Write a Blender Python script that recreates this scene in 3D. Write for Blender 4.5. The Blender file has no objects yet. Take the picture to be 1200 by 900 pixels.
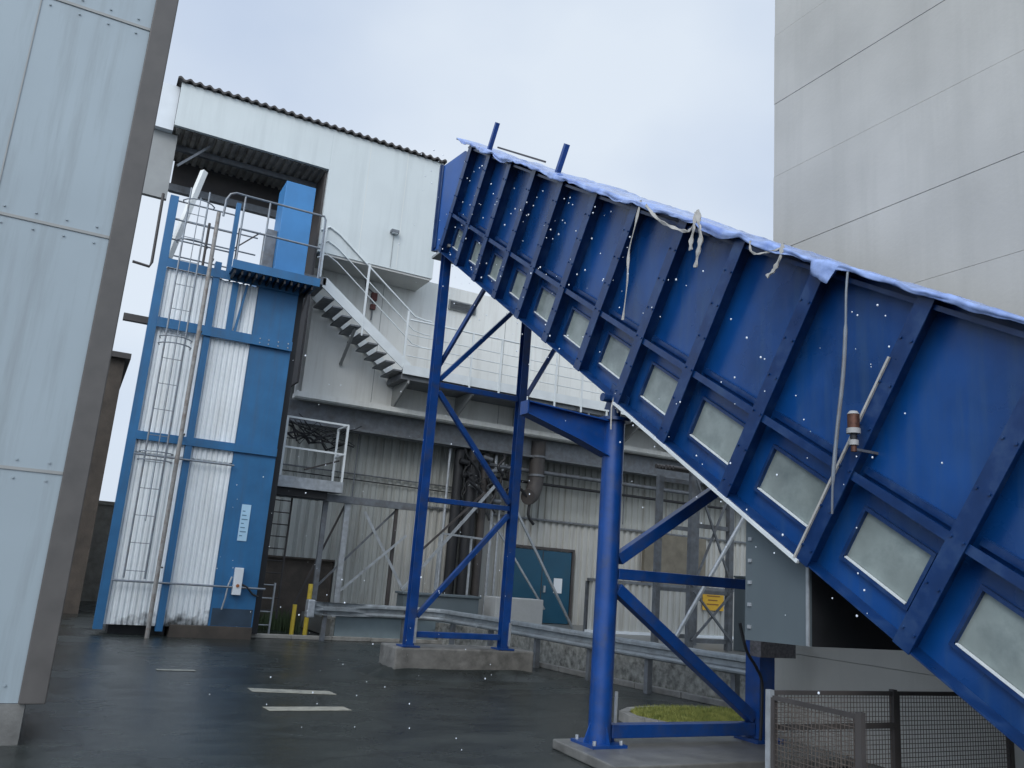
import bpy, bmesh, math, random
from mathutils import Vector, Matrix, noise
random.seed(7)
C = bpy.context.scene.collection
PI = math.pi

# ------------------------------------------------------------------ materials
def nt(name):
    m = bpy.data.materials.new(name); m.use_nodes = True
    t = m.node_tree; b = t.nodes['Principled BSDF']
    return m, t, b

def mat(name, col, rough=.5, metal=0, var=.12, scale=3, dirt=None, dirt_amt=.5, dirt_scale=1.5, streak=False,
        bump=0, bscale=40, spec=.5, trans=0, coat=0):
    """plain paint / metal with real unevenness: two noises mix the base with a lighter/darker tone and with dirt"""
    m, t, b = nt(name); N = t.nodes; L = t.links
    geo = N.new('ShaderNodeNewGeometry')
    mp = N.new('ShaderNodeMapping'); L.new(geo.outputs['Position'], mp.inputs['Vector'])
    n1 = N.new('ShaderNodeTexNoise'); n1.inputs['Scale'].default_value = scale; n1.inputs['Detail'].default_value = 6
    L.new(mp.outputs[0], n1.inputs['Vector'])
    r1 = N.new('ShaderNodeMapRange'); r1.inputs[1].default_value = .3; r1.inputs[2].default_value = .7
    r1.inputs[3].default_value = 1 - var; r1.inputs[4].default_value = 1 + var
    L.new(n1.outputs[0], r1.inputs[0])
    mx = N.new('ShaderNodeMix'); mx.data_type = 'RGBA'; mx.blend_type = 'MULTIPLY'; mx.inputs[0].default_value = 1
    mx.inputs[6].default_value = (*col, 1)
    L.new(r1.outputs[0], mx.inputs[7])
    out = mx.outputs[2]
    if dirt:
        mp2 = N.new('ShaderNodeMapping'); L.new(geo.outputs['Position'], mp2.inputs['Vector'])
        if streak: mp2.inputs['Scale'].default_value = (3.2, 3.2, .22)
        n2 = N.new('ShaderNodeTexNoise'); n2.inputs['Scale'].default_value = dirt_scale; n2.inputs['Detail'].default_value = 8
        n2.inputs['Roughness'].default_value = .65
        L.new(mp2.outputs[0], n2.inputs['Vector'])
        r2 = N.new('ShaderNodeMapRange'); r2.inputs[1].default_value = .48; r2.inputs[2].default_value = .75
        r2.inputs[4].default_value = dirt_amt
        L.new(n2.outputs[0], r2.inputs[0])
        m2 = N.new('ShaderNodeMix'); m2.data_type = 'RGBA'
        L.new(r2.outputs[0], m2.inputs[0]); L.new(out, m2.inputs[6]); m2.inputs[7].default_value = (*dirt, 1)
        out = m2.outputs[2]
    L.new(out, b.inputs['Base Color'])
    rr = N.new('ShaderNodeMapRange'); rr.inputs[3].default_value = max(.02, rough - .08); rr.inputs[4].default_value = min(1, rough + .12)
    L.new(n1.outputs[0], rr.inputs[0]); L.new(rr.outputs[0], b.inputs['Roughness'])
    b.inputs['Metallic'].default_value = metal
    b.inputs['Specular IOR Level'].default_value = spec
    b.inputs['Coat Weight'].default_value = coat
    if trans: b.inputs['Transmission Weight'].default_value = trans
    if bump:
        n3 = N.new('ShaderNodeTexNoise'); n3.inputs['Scale'].default_value = bscale; n3.inputs['Detail'].default_value = 5
        L.new(geo.outputs['Position'], n3.inputs['Vector'])
        bp = N.new('ShaderNodeBump'); bp.inputs['Strength'].default_value = bump; bp.inputs['Distance'].default_value = .02
        L.new(n3.outputs[0], bp.inputs['Height']); L.new(bp.outputs[0], b.inputs['Normal'])
    return m

M = {}
M['blue'] = mat('gallery_blue_paint', (.003, .050, .195), .27, var=.28, scale=1.6, dirt=(.04, .09, .17), dirt_amt=.45, dirt_scale=2.2, streak=True, bump=.35, bscale=2.2)
M['blue_rib'] = mat('rib_blue_paint', (.0022, .028, .115), .30, var=.22, scale=5, dirt=(.05, .09, .15), dirt_amt=.5, dirt_scale=5, bump=.08, bscale=12)
M['blue_leg'] = mat('trestle_blue_paint', (.004, .050, .22), .34, var=.2, scale=4, dirt=(.05, .06, .09), dirt_amt=.6, dirt_scale=5, bump=.1, bscale=14)
M['blue_shaft'] = mat('shaft_blue_paint', (.022, .135, .30), .45, var=.12, scale=2.5, dirt=(.05, .09, .14), dirt_amt=.45, dirt_scale=2, streak=True, bump=.05)
M['blue_box'] = mat('pale_blue_paint', (.05, .22, .48), .5, var=.08, scale=2)
M['white_clad'] = mat('white_cladding', (.62, .67, .66), .55, var=.04, scale=.8, dirt=(.42, .46, .45), dirt_amt=.35, dirt_scale=1.2, streak=True)
M['white_low'] = mat('older_white_cladding', (.74, .75, .71), .6, var=.05, scale=.8, dirt=(.42, .40, .34), dirt_amt=.4, dirt_scale=1.6, streak=True)
M['white_sheet'] = mat('white_profiled_sheet', (.80, .84, .85), .5, var=.06, scale=1.2, dirt=(.50, .48, .42), dirt_amt=.32, dirt_scale=1.1, streak=True)
M['beige'] = mat('grey_beige_profiled_sheet', (.385, .40, .375), .6, var=.08, scale=1.2, dirt=(.16, .14, .10), dirt_amt=.6, dirt_scale=1.6, streak=True)
M['beige_light'] = mat('pale_profiled_sheet', (.45, .455, .425), .6, var=.08, scale=1.2, dirt=(.20, .17, .12), dirt_amt=.6, dirt_scale=1.8, streak=True)
M['grey_trim'] = mat('grey_soffit_trim', (.30, .31, .30), .6, var=.08)
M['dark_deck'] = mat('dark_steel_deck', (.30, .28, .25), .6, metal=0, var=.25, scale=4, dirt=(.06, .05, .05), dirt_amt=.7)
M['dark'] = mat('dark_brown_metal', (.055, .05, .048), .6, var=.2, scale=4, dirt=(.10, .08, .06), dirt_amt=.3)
M['black'] = mat('black_rubber_and_shade', (.014, .015, .017), .55, var=.2, scale=5)
M['pane'] = mat('dusty_window_pane', (.24, .28, .265), .16, var=.22, scale=3, dirt=(.12, .15, .15), dirt_amt=.8, dirt_scale=2.5, bump=.1, bscale=6)
M['galv'] = mat('galvanised_steel', (.42, .45, .47), .45, metal=.45, var=.16, scale=9, dirt=(.24, .24, .23), dirt_amt=.5, dirt_scale=5)
M['galv_dark'] = mat('weathered_galvanised_steel', (.17, .185, .20), .5, metal=.4, var=.2, scale=7, dirt=(.10, .08, .06), dirt_amt=.6, dirt_scale=4)
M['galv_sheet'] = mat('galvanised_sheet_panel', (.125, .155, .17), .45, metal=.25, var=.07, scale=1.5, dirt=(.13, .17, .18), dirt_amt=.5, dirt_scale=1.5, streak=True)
M['rail_grey'] = mat('grey_pipe_paint', (.22, .25, .28), .45, metal=.4, var=.15, scale=6, dirt=(.2, .15, .11), dirt_amt=.6, dirt_scale=5)
M['rail_white'] = mat('white_railing_paint', (.66, .70, .70), .5, var=.07)
M['rust_pipe'] = mat('rusty_painted_pipe', (.30, .29, .27), .6, metal=.2, var=.2, scale=8, dirt=(.13, .065, .035), dirt_amt=.8, dirt_scale=6)
M['concrete'] = mat('old_concrete', (.30, .29, .26), .8, var=.18, scale=4, dirt=(.12, .115, .10), dirt_amt=.7, dirt_scale=3, bump=.3, bscale=30)
M['concrete_wet'] = mat('wet_concrete', (.16, .16, .15), .35, var=.2, scale=4, dirt=(.07, .07, .065), dirt_amt=.7, dirt_scale=3, bump=.15, bscale=30)
M['brown_wall'] = mat('dark_brown_render', (.075, .062, .05), .85, var=.22, scale=3, dirt=(.03, .028, .025), dirt_amt=.7, dirt_scale=2, bump=.3, bscale=20)
M['teal'] = mat('teal_door_paint', (.008, .070, .125), .45, var=.1, scale=2, dirt=(.03, .08, .10), dirt_amt=.4)
M['yellow'] = mat('yellow_bollard_paint', (.62, .46, .05), .5, var=.12, scale=6, dirt=(.2, .15, .05), dirt_amt=.6, dirt_scale=6)
M['amber'] = mat('amber_sign_enamel', (.62, .36, .02), .5, var=.08)
M['paper'] = mat('white_notice', (.72, .76, .78), .5, var=.04)
M['notice_blue'] = mat('pale_blue_notice', (.45, .68, .84), .4, var=.04)
M['ink'] = mat('dark_ink', (.03, .05, .08), .6, var=.05)
M['line'] = mat('worn_line_paint', (.34, .33, .27), .55, var=.15, scale=9, dirt=(.12, .12, .11), dirt_amt=.9, dirt_scale=7)
M['tarp'] = mat('pale_blue_tarpaulin', (.24, .33, .58), .18, var=.3, scale=7, dirt=(.08, .15, .46), dirt_amt=.9, dirt_scale=3.2, bump=.5, bscale=9)
M['collar'] = mat('dull_collar', (.35,.35,.34), .5)
M['strap'] = mat('frayed_white_strap', (.42, .41, .38), .7, var=.12, scale=20)
M['brass'] = mat('rusty_beacon_metal', (.10, .045, .03), .5, metal=.5, var=.3, scale=30)
M['snow'] = mat('snowflake', (.75, .8, .85), .5, var=.02)
M['near_wall'] = mat('pale_blue_grey_panel', (.30, .36, .39), .3, var=.10, scale=.5, dirt=(.17, .19, .19), dirt_amt=.55, streak=True)
M['near_trim'] = mat('brown_corner_flashing', (.085, .08, .075), .5, var=.14, scale=5)

def asphalt():
    m, t, b = nt('wet_asphalt'); N = t.nodes; L = t.links
    geo = N.new('ShaderNodeNewGeometry')
    def nz(s, d=6, sc=(1, 1, 1)):
        mp = N.new('ShaderNodeMapping'); mp.inputs['Scale'].default_value = sc
        L.new(geo.outputs['Position'], mp.inputs['Vector'])
        n = N.new('ShaderNodeTexNoise'); n.inputs['Scale'].default_value = s; n.inputs['Detail'].default_value = d
        L.new(mp.outputs[0], n.inputs['Vector']); return n
    def mr(src, a, b_, c, d):
        r = N.new('ShaderNodeMapRange')
        for i, v in zip((1, 2, 3, 4), (a, b_, c, d)): r.inputs[i].default_value = v
        L.new(src, r.inputs[0]); return r.outputs[0]
    patch = nz(.35); fine = nz(55, 4); mid = nz(1.6, 10, (.8, 1.3, 1)); grit = nz(180, 3)
    cr = N.new('ShaderNodeValToRGB')
    cr.color_ramp.elements[0].position = .3; cr.color_ramp.elements[0].color = (.013, .017, .017, 1)
    cr.color_ramp.elements[1].position = .7; cr.color_ramp.elements[1].color = (.036, .042, .038, 1)
    L.new(mid.outputs[0], cr.inputs[0])
    mx = N.new('ShaderNodeMix'); mx.data_type = 'RGBA'; mx.blend_type = 'MULTIPLY'; mx.inputs[0].default_value = 1
    L.new(cr.outputs[0], mx.inputs[6]); L.new(mr(fine.outputs[0], .3, .7, .45, 1.7), mx.inputs[7])
    vo = N.new('ShaderNodeTexVoronoi'); vo.feature = 'DISTANCE_TO_EDGE'; vo.inputs['Scale'].default_value = .55
    wv = N.new('ShaderNodeVectorMath'); wv.operation = 'MULTIPLY_ADD'; wv.inputs[1].default_value = (.5,.5,.5)
    L.new(mid.outputs['Color'], wv.inputs[0]); L.new(geo.outputs['Position'], wv.inputs[2]); L.new(wv.outputs[0], vo.inputs['Vector'])
    ck = N.new('ShaderNodeMix'); ck.data_type = 'RGBA'; ck.blend_type = 'MULTIPLY'; ck.inputs[0].default_value = 1
    L.new(mx.outputs[2], ck.inputs[6]); L.new(mr(vo.outputs['Distance'], .0, .012, .35, 1), ck.inputs[7])
    sp = N.new('ShaderNodeTexVoronoi'); sp.inputs['Scale'].default_value = 38; L.new(geo.outputs['Position'], sp.inputs['Vector'])
    ag = N.new('ShaderNodeMix'); ag.data_type = 'RGBA'; L.new(mr(sp.outputs['Distance'], .0, .22, .55, 0), ag.inputs[0])
    L.new(ck.outputs[2], ag.inputs[6]); ag.inputs[7].default_value = (.12,.12,.11,1)
    L.new(ag.outputs[2], b.inputs['Base Color'])
    # wet film: smooth in the patches where water stands, rougher between
    a1 = N.new('ShaderNodeMath'); a1.operation = 'ADD'
    L.new(mr(patch.outputs[0], .42, .60, .05, .27), a1.inputs[0]); L.new(mr(mid.outputs[0], .35, .7, .0, .16), a1.inputs[1])
    L.new(a1.outputs[0], b.inputs['Roughness'])
    ad = N.new('ShaderNodeMath'); ad.operation = 'MULTIPLY_ADD'; ad.inputs[1].default_value = .35
    L.new(grit.outputs[0], ad.inputs[0]); L.new(fine.outputs[0], ad.inputs[2])
    ad2 = N.new('ShaderNodeMath'); ad2.operation = 'MULTIPLY_ADD'; ad2.inputs[1].default_value = 2.0
    L.new(mid.outputs[0], ad2.inputs[0]); L.new(ad.outputs[0], ad2.inputs[2])
    bp = N.new('ShaderNodeBump'); bp.inputs['Strength'].default_value = .5; bp.inputs['Distance'].default_value = .01
    L.new(ad2.outputs[0], bp.inputs['Height']); L.new(bp.outputs[0], b.inputs['Normal'])
    b.inputs['Specular IOR Level'].default_value = .4
    return m
M['asphalt'] = asphalt()

def grass_mat():
    m, t, b = nt('grass_blades'); N = t.nodes; L = t.links
    geo = N.new('ShaderNodeNewGeometry'); n = N.new('ShaderNodeTexNoise'); n.inputs['Scale'].default_value = 6
    L.new(geo.outputs['Position'], n.inputs['Vector'])
    cr = N.new('ShaderNodeValToRGB')
    cr.color_ramp.elements[0].position = .35; cr.color_ramp.elements[0].color = (.17, .21, .04, 1)
    cr.color_ramp.elements[1].position = .65; cr.color_ramp.elements[1].color = (.44, .44, .12, 1)
    L.new(n.outputs[0], cr.inputs[0]); L.new(cr.outputs[0], b.inputs['Base Color']); b.inputs['Roughness'].default_value = .6
    return m
M['grass'] = grass_mat()
M['soil'] = mat('soil', (.05, .055, .025), .9, var=.3, scale=8)

# ------------------------------------------------------------------ mesh helpers
class MB:
    def __init__(s): s.bm = bmesh.new()
    def box(s, x0, x1, y0, y1, z0, z1):
        v = [s.bm.verts.new(p) for p in ((x0,y0,z0),(x1,y0,z0),(x1,y1,z0),(x0,y1,z0),(x0,y0,z1),(x1,y0,z1),(x1,y1,z1),(x0,y1,z1))]
        for f in ((0,3,2,1),(4,5,6,7),(0,1,5,4),(1,2,6,5),(2,3,7,6),(3,0,4,7)): s.bm.faces.new([v[i] for i in f])
        return s
    def obox(s, o, a, b, c):
        """box from corner o along the vectors a, b, c"""
        o, a, b, c = map(Vector, (o, a, b, c))
        v = [s.bm.verts.new(o + a*i + b*j + c*k) for k in (0,1) for i, j in ((0,0),(1,0),(1,1),(0,1))]
        for f in ((0,3,2,1),(4,5,6,7),(0,1,5,4),(1,2,6,5),(2,3,7,6),(3,0,4,7)): s.bm.faces.new([v[i] for i in f])
        return s
    def bar(s, p, q, w, h=None, up=(0,0,1)):
        """rectangular section bar from p to q, w sideways, h along up"""
        p, q = Vector(p), Vector(q); h = h or w; d = (q - p)
        up = Vector(up)
        if abs(d.normalized().dot(up)) > .98: up = Vector((0,1,0))
        sd = d.cross(up).normalized(); u2 = sd.cross(d).normalized()
        return s.obox(p - sd*w/2 - u2*h/2, d, sd*w, u2*h)
    def tube(s, pts, r, seg=10, cap=True):
        pts = [Vector(p) for p in pts]; rings = []
        rs = r if isinstance(r, (list, tuple)) else [r]*len(pts)
        ref = None
        for i, p in enumerate(pts):
            d = (pts[min(i+1, len(pts)-1)] - pts[max(i-1, 0)]).normalized()
            if ref is None:
                ref = Vector((0,0,1)) if abs(d.z) < .9 else Vector((1,0,0))
            a = d.cross(ref).normalized(); b = a.cross(d).normalized(); ref = b
            rings.append([s.bm.verts.new(p + (a*math.cos(2*PI*k/seg) + b*math.sin(2*PI*k/seg))*rs[i]) for k in range(seg)])
        for i in range(len(rings)-1):
            for k in range(seg):
                s.bm.faces.new((rings[i][k], rings[i][(k+1)%seg], rings[i+1][(k+1)%seg], rings[i+1][k]))
        if cap:
            s.bm.faces.new(rings[0][::-1]); s.bm.faces.new(rings[-1])
        return s
    def prism(s, poly, vec):
        """closed polygon (3-D points) extruded by vec"""
        vec = Vector(vec); a = [s.bm.verts.new(p) for p in poly]; b = [s.bm.verts.new(Vector(p) + vec) for p in poly]
        n = len(a); s.bm.faces.new(a); s.bm.faces.new(b[::-1])
        for i in range(n): s.bm.faces.new((a[i], b[i], b[(i+1)%n], a[(i+1)%n]))
        return s
    def corr(s, o, a, b, nrm, pitch, amp, th=.01):
        """trapezoid profiled sheet: o corner, a across the ribs, b along the ribs, nrm outward"""
        o, a, b, nrm = map(Vector, (o, a, b, nrm)); Ln = a.length; ad = a.normalized(); prof = []
        n = max(1, round(Ln/pitch)); p = Ln/n
        for i in range(n):
            for t, h in ((0,0),(.30,0),(.42,1),(.88,1)): prof.append(((i+t)*p, h*amp))
        prof.append((Ln, 0))
        F = [s.bm.verts.new(o + ad*x + nrm*h) for x, h in prof]; G = [s.bm.verts.new(o + ad*x + nrm*h + b) for x, h in prof]
        F2 = [s.bm.verts.new(o + ad*x + nrm*(h-th)) for x, h in prof]; G2 = [s.bm.verts.new(o + ad*x + nrm*(h-th) + b) for x, h in prof]
        for i in range(len(prof)-1):
            s.bm.faces.new((F[i],F[i+1],G[i+1],G[i])); s.bm.faces.new((F2[i+1],F2[i],G2[i],G2[i+1]))
            s.bm.faces.new((F[i],F2[i],F2[i+1],F[i+1])); s.bm.faces.new((G[i+1],G2[i+1],G2[i],G[i]))
        s.bm.faces.new((F[0],G[0],G2[0],F2[0])); s.bm.faces.new((F[-1],F2[-1],G2[-1],G[-1]))
        return s
    def build(s, name, m, parent=None, smooth=False, bevel=0, **tags):
        bmesh.ops.recalc_face_normals(s.bm, faces=s.bm.faces)
        me = bpy.data.meshes.new(name); s.bm.to_mesh(me); s.bm.free()
        me.materials.append(M[m] if isinstance(m, str) else m)
        o = bpy.data.objects.new(name, me); C.objects.link(o)
        if smooth:
            for p in me.polygons: p.use_smooth = True
            e = o.modifiers.new('n', 'EDGE_SPLIT'); e.split_angle = math.radians(40)
        if bevel:
            bv = o.modifiers.new('b', 'BEVEL'); bv.width = bevel; bv.segments = 2; bv.limit_method = 'ANGLE'
        if parent is not None:
            o.parent = parent
            # vertices are written in world axes: bring them into the parent's frame
            q = Vector((0,0,0)); r = parent
            while r is not None: q += r.location; r = r.parent
            me.transform(Matrix.Translation(-q))
        for k, v in tags.items(): o[k] = v
        return o

def thing(name, label, cat, loc=(0,0,0), group=None):
    o = bpy.data.objects.new(name, None); C.objects.link(o); o.location = loc; o.empty_display_size = .2
    o['label'] = label; o['category'] = cat
    if group: o['group'] = group
    return o
def tag(o, label, cat, group=None):
    o['label'] = label; o['category'] = cat
    if group: o['group'] = group
    return o
def copy_tree(o, off=None, label=None):
    c = o.copy(); C.objects.link(c)
    if off: c.location = o.location + Vector(off)
    if label: c['label'] = label
    for ch in list(o.children):
        d = ch.copy(); C.objects.link(d); d.parent = c
        for g in ch.children:
            e = g.copy(); C.objects.link(e); e.parent = d
    return c

# ------------------------------------------------------------------ ground and setting
b = MB(); bm = b.bm
bmesh.ops.create_grid(bm, x_segments=2, y_segments=2, size=400)
b.build('asphalt_yard', 'asphalt', kind='structure')

# painted bars: on the yard
for i, poly in enumerate((((2.57,12.38),(3.66,12.14),(3.68,11.84),(2.58,12.06)), ((2.47,10.88),(3.49,10.88),(3.52,10.62),(2.5,10.62)))):
    MB().prism([(x,y,.004) for x, y in poly], (0,0,.004)).build('road_marking', 'line', kind='structure')
MB().prism([(1.55,14.2,.004),(2.1,14.15,.004),(2.12,14.02,.004),(1.56,14.05,.004)], (0,0,.004)).build('road_marking', 'line', kind='structure')

# kerb along the foot of the building
k = MB()
x = 3.98
while x < 9.0:
    k.box(x, x+.94, 19.75, 19.9, 0, .09 + random.uniform(-.006,.006)); x += .95
k.build('kerb', 'concrete', kind='structure', bevel=.012)

# raised service platform behind the retaining wall
WP = [(5.9,20.05),(8.6,19.95),(9.3,17.6),(9.65,13.8),(10.2,10.6),(10.6,9.0)]
MB().prism([(x+.14,y+.1,.02) for x, y in WP] + [(30,9,.02),(30,23.1,.02),(5.95,23.1,.02)], (0,0,.40)).build('service_platform', 'concrete_wet', kind='structure')

r = MB()
for i in range(len(WP)-1):
    p, q = Vector((*WP[i],.0)), Vector((*WP[i+1],.0)); d = (q-p).normalized(); n = Vector((-d.y, d.x, 0))
    if n.x < 0: n = -n
    r.obox(p, q-p, n*.13, (0,0,.50))
m_r = mat('stained_retaining_concrete', (.30,.30,.27), .75, var=.35, scale=9, dirt=(.035,.034,.03), dirt_amt=1, dirt_scale=7, bump=.5, bscale=14)
tag(r.build('retaining_wall', m_r), 'low stained concrete retaining wall curving behind the crash barrier', 'wall')

# kerb in front of retaining wall on the right
k = MB(); P = [(9.0,17.0),(9.3,13.8),(9.85,10.6),(10.25,9.0)]
for i in range(3):
    p, q = Vector((*P[i],0)), Vector((*P[i+1],0)); nseg = int((q-p).length/.9)
    for j in range(nseg):
        a = p.lerp(q, j/nseg); c = p.lerp(q, (j+.985)/nseg); n = Vector(((q-p).normalized().y, -(q-p).normalized().x, 0))
        k.obox(a, c-a, n*.12, (0,0,.10))
k.build('kerb', 'concrete_wet', kind='structure', bevel=.012)

# grass island with kerb
GI = [(6.93,9.5),(7.02,9.85),(7.35,10.12),(7.9,10.25),(8.6,10.2),(9.2,9.95),(9.35,9.5),(9.1,9.1),(8.5,8.8),(8.35,8.32),(7.75,8.30),(7.2,8.62)]
cx = sum(p[0] for p in GI)/len(GI); cy = sum(p[1] for p in GI)/len(GI)
k = MB()
n = len(GI)
def ins(p, d):
    v = Vector((cx-p[0], cy-p[1])); v = v.normalized()*d; return (p[0]+v.x, p[1]+v.y)
for i in range(n):
    p, q = GI[i], GI[(i+1)%n]; pi, qi = ins(p,.13), ins(q,.13)
    k.prism([(p[0],p[1],0),(q[0],q[1],0),(qi[0],qi[1],0),(pi[0],pi[1],0)], (0,0,.12))
k.build('island_kerb', 'concrete', kind='structure')
MB().prism([(*ins(p,.135),.004) for p in GI], (0,0,.10)).build('island_soil', 'soil', kind='structure')
g = MB(); poly = [ins(p,.15) for p in GI]
def inside(x, y):
    c = False
    for i in range(n):
        (x1,y1),(x2,y2) = poly[i], poly[(i+1)%n]
        if (y1 > y) != (y2 > y) and x < (x2-x1)*(y-y1)/(y2-y1)+x1: c = not c
    return c
cnt = 0
while cnt < 17000:
    x, y = random.uniform(6.9,9.4), random.uniform(8.3,10.3)
    if not inside(x, y): continue
    cnt += 1
    h = random.uniform(.03,.085); a = random.uniform(0,2*PI); w = .006
    dx, dy = math.cos(a)*w, math.sin(a)*w; lx, ly = random.uniform(-.03,.03), random.uniform(-.03,.03)
    v = [g.bm.verts.new(p) for p in ((x-dx,y-dy,.1),(x+dx,y+dy,.1),(x+lx,y+ly,.1+h))]; g.bm.faces.new(v)
go = g.build('grass', 'grass', kind='stuff'); go['label'] = 'short yellow green grass growing inside the kerbed island'

wd_ = MB(); random.seed(5)
for k_ in range(2600):
    q = random.random()
    if q < .45: x, y, z0 = random.uniform(4.1,5.6), random.uniform(21.6,23.1), 0.0
    elif q < .75:
        t_ = random.random(); i_ = random.choice([1,2]); p_, q_ = P[i_], P[i_+1]; x = p_[0]+(q_[0]-p_[0])*t_+random.gauss(0,.03)-.02; y = p_[1]+(q_[1]-p_[1])*t_; z0 = .0
    else:
        i_ = random.randrange(len(GI)); p_, q_ = GI[i_], GI[(i_+1)%len(GI)]; t_ = random.random(); x = p_[0]+(q_[0]-p_[0])*t_+random.gauss(0,.02); y = p_[1]+(q_[1]-p_[1])*t_+random.gauss(0,.02); z0 = 0.0
    if noise.noise(Vector((x*1.3,y*1.3,2))) < -.05: continue
    h = random.uniform(.04,.16) if q > .45 else random.uniform(.1,.55); a = random.uniform(0,2*PI); w = .008 if q > .45 else .02
    dx, dy = math.cos(a)*w, math.sin(a)*w
    v = [wd_.bm.verts.new(c_) for c_ in ((x-dx,y-dy,z0),(x+dx,y+dy,z0),(x+random.gauss(0,.04),y+random.gauss(0,.04),z0+h))]; wd_.bm.faces.new(v)
wo = wd_.build('weeds', mat('dull_weed_green',(.045,.07,.025),.7,var=.3,scale=5), kind='stuff'); wo['label'] = 'scattered dark weeds growing at the foot of walls and kerbs'

# ------------------------------------------------------------------ near building at the far left
nb = thing('near_building', 'pale grey panelled building at the left edge, its corner covered by a dark brown flashing', 'building', (-3,9,0))
w = MB().box(-7,-.12,9,10.6,.35,9.4)
for z in (2.33,2.5,4.73,4.9,7.13,7.3,.5):
    for k in range(14): w.tube([(-.25-k*.27,8.999,z),(-.25-k*.27,8.985,z)],.011,6)
w.build('wall', 'near_wall', nb)
MB().box(-7.03,-.06,8.98,10.6,0,.346).build('plinth', 'concrete_wet', nb)
MB().box(-.118,.10,8.93,10.62,.35,9.42).build('corner_flashing', 'near_trim', nb, bevel=.01)
j = MB()
for z in (2.4,4.8,7.2): j.box(-7,-.12,8.988,8.998,z,z+.03)
for x in (-1.15,-2.25,-3.35,-4.45): j.box(x,x+.012,8.990,8.998,.36,9.4)
j.build('joint_strip', 'grey_trim', nb)

# dark brick building far behind the shaft
bb = thing('rear_building', 'dark brown building glimpsed left of and behind the blue shaft', 'building', (-4,25,0))
MB().box(-12,.62,24.5,34,0,6.7).build('wall', 'brown_wall', bb)
MB().box(-12.2,.75,24.3,34,6.7,6.85).build('roof', 'dark', bb)
tag(MB().box(.3,4.0,30,30.3,0,3.0).box(.3,4.0,29.95,30.35,3.002,3.12).build('boundary_wall', 'concrete'), 'distant grey concrete boundary wall seen just left of the blue shaft', 'wall')
wn = MB().box(-3.2,-2.0,24.45,24.52,3.2,4.6).build('window', 'galv_dark', bb)

# ------------------------------------------------------------------ white process building
wb = thing('process_building', 'large white clad factory building with open bay at top left and corrugated lower wall', 'building', (8,22.2,0))
YF = 21.0
u = MB()
u.box(4.62,7.9,YF,22.19,9.76,13.32)           # solid right part of the overhanging upper volume
u.box(.66,4.618,YF,YF+.12,12.13,13.32)        # fascia over the open bay
u.build('upper_wall', 'white_clad', wb)
MB().box(4.7,7.86,YF+.03,22.18,9.70,9.758).build('soffit', mat('pale_grey_soffit',(.55,.55,.52),.6,var=.06), wb)
MB().box(.12,.655,YF+.25,YF+2.4,12.08,13.30).build('return_fascia', 'paper', wb)  # paler than the upper wall: its lit side is put into the colour
MB().box(.14,.80,YF+.45,YF+.6,10.32,12.07).build('side_panel', 'grey_trim', wb)
# panel joints in the upper wall
j = MB()
for x in (5.7,6.8): MB().box(x,x+.012,YF-.004,YF-.001,9.8,13.3).build('panel_joint', 'white_low', wb)
# open bay: deck, girders, back wall
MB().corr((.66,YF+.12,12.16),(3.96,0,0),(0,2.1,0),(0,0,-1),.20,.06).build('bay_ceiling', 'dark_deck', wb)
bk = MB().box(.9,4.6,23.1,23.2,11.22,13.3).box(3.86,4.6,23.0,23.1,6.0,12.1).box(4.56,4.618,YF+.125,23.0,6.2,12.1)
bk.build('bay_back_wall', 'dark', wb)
gd = MB().box(.7,4.55,22.0,22.12,11.95,12.09).box(.7,4.55,22.85,23.0,11.15,11.35)
gd.bar((.9,YF+.3,11.2),(1.6,YF+.5,12.05),.06).build('bay_girder', 'galv_dark', wb)
# roof sheet: wavy edge
rf = MB(); pts = []
x = .55
W = []
while x < 7.98:
    W.append((x, 13.36 + .035*math.sin((x-.55)*2*PI/.235))); x += .235/8
T = [rf.bm.verts.new((a,YF-.1,z+.03)) for a, z in W]; B = [rf.bm.verts.new((a,YF-.1,z-.025)) for a, z in W]
T2 = [rf.bm.verts.new((a,24,z+.03)) for a, z in W]; B2 = [rf.bm.verts.new((a,24,z-.025)) for a, z in W]
for i in range(len(W)-1):
    rf.bm.faces.new((T[i],T[i+1],B[i+1],B[i])); rf.bm.faces.new((T[i+1],T[i],T2[i],T2[i+1])); rf.bm.faces.new((B[i],B[i+1],B2[i+1],B2[i]))
rf.build('roof', 'dark', wb)
# lower white wall, its ledge, and the recess beneath
lw = MB().box(4.95,26,22.2,22.3,6.10,10.1).box(4.95,5.05,22.3,23.1,6.1,10.0)
lo = lw.build('lower_wall', 'white_low', wb)
j = MB()
for x in (6.9,8.9,10.9,12.9,14.9): MB().box(x,x+.015,22.194,22.199,6.2,9.7).build('panel_joint', 'grey_trim', wb)
MB().box(4.75,26,22.02,22.3,5.97,6.098).box(4.75,26,21.96,22.02,6.0,6.14).build('ledge', 'white_low', wb)
MB().box(4.7,26,22.45,22.7,5.35,5.965).box(4.7,26,22.3,22.45,5.36,5.42).box(4.7,26,22.7,23.35,5.88,5.965).build('edge_beam', 'galv_dark', wb)
MB().corr((4.3,23.2,1.82),(21.7,0,0),(0,0,4.05),(0,-1,0),.24,.045).build('corrugated_wall', 'beige', wb)
MB().box(4.0,6.7,23.22,23.5,0,1.84).box(4.0,6.7,23.12,23.22,1.78,1.83).build('base_wall', 'brown_wall', wb)
MB().corr((6.72,23.18,.1),(1.66,0,0),(0,0,1.72),(0,-1,0),.24,.045).build('lower_corrugated_wall', 'beige', wb)
MB().box(4.96,26,23.6,33,0,10.05).box(4.9,26,22.7,23.6,9.9,10.0).box(4.7,26,22.7,23.6,5.9,6.05).build('rear_block', 'grey_trim', wb)
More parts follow.
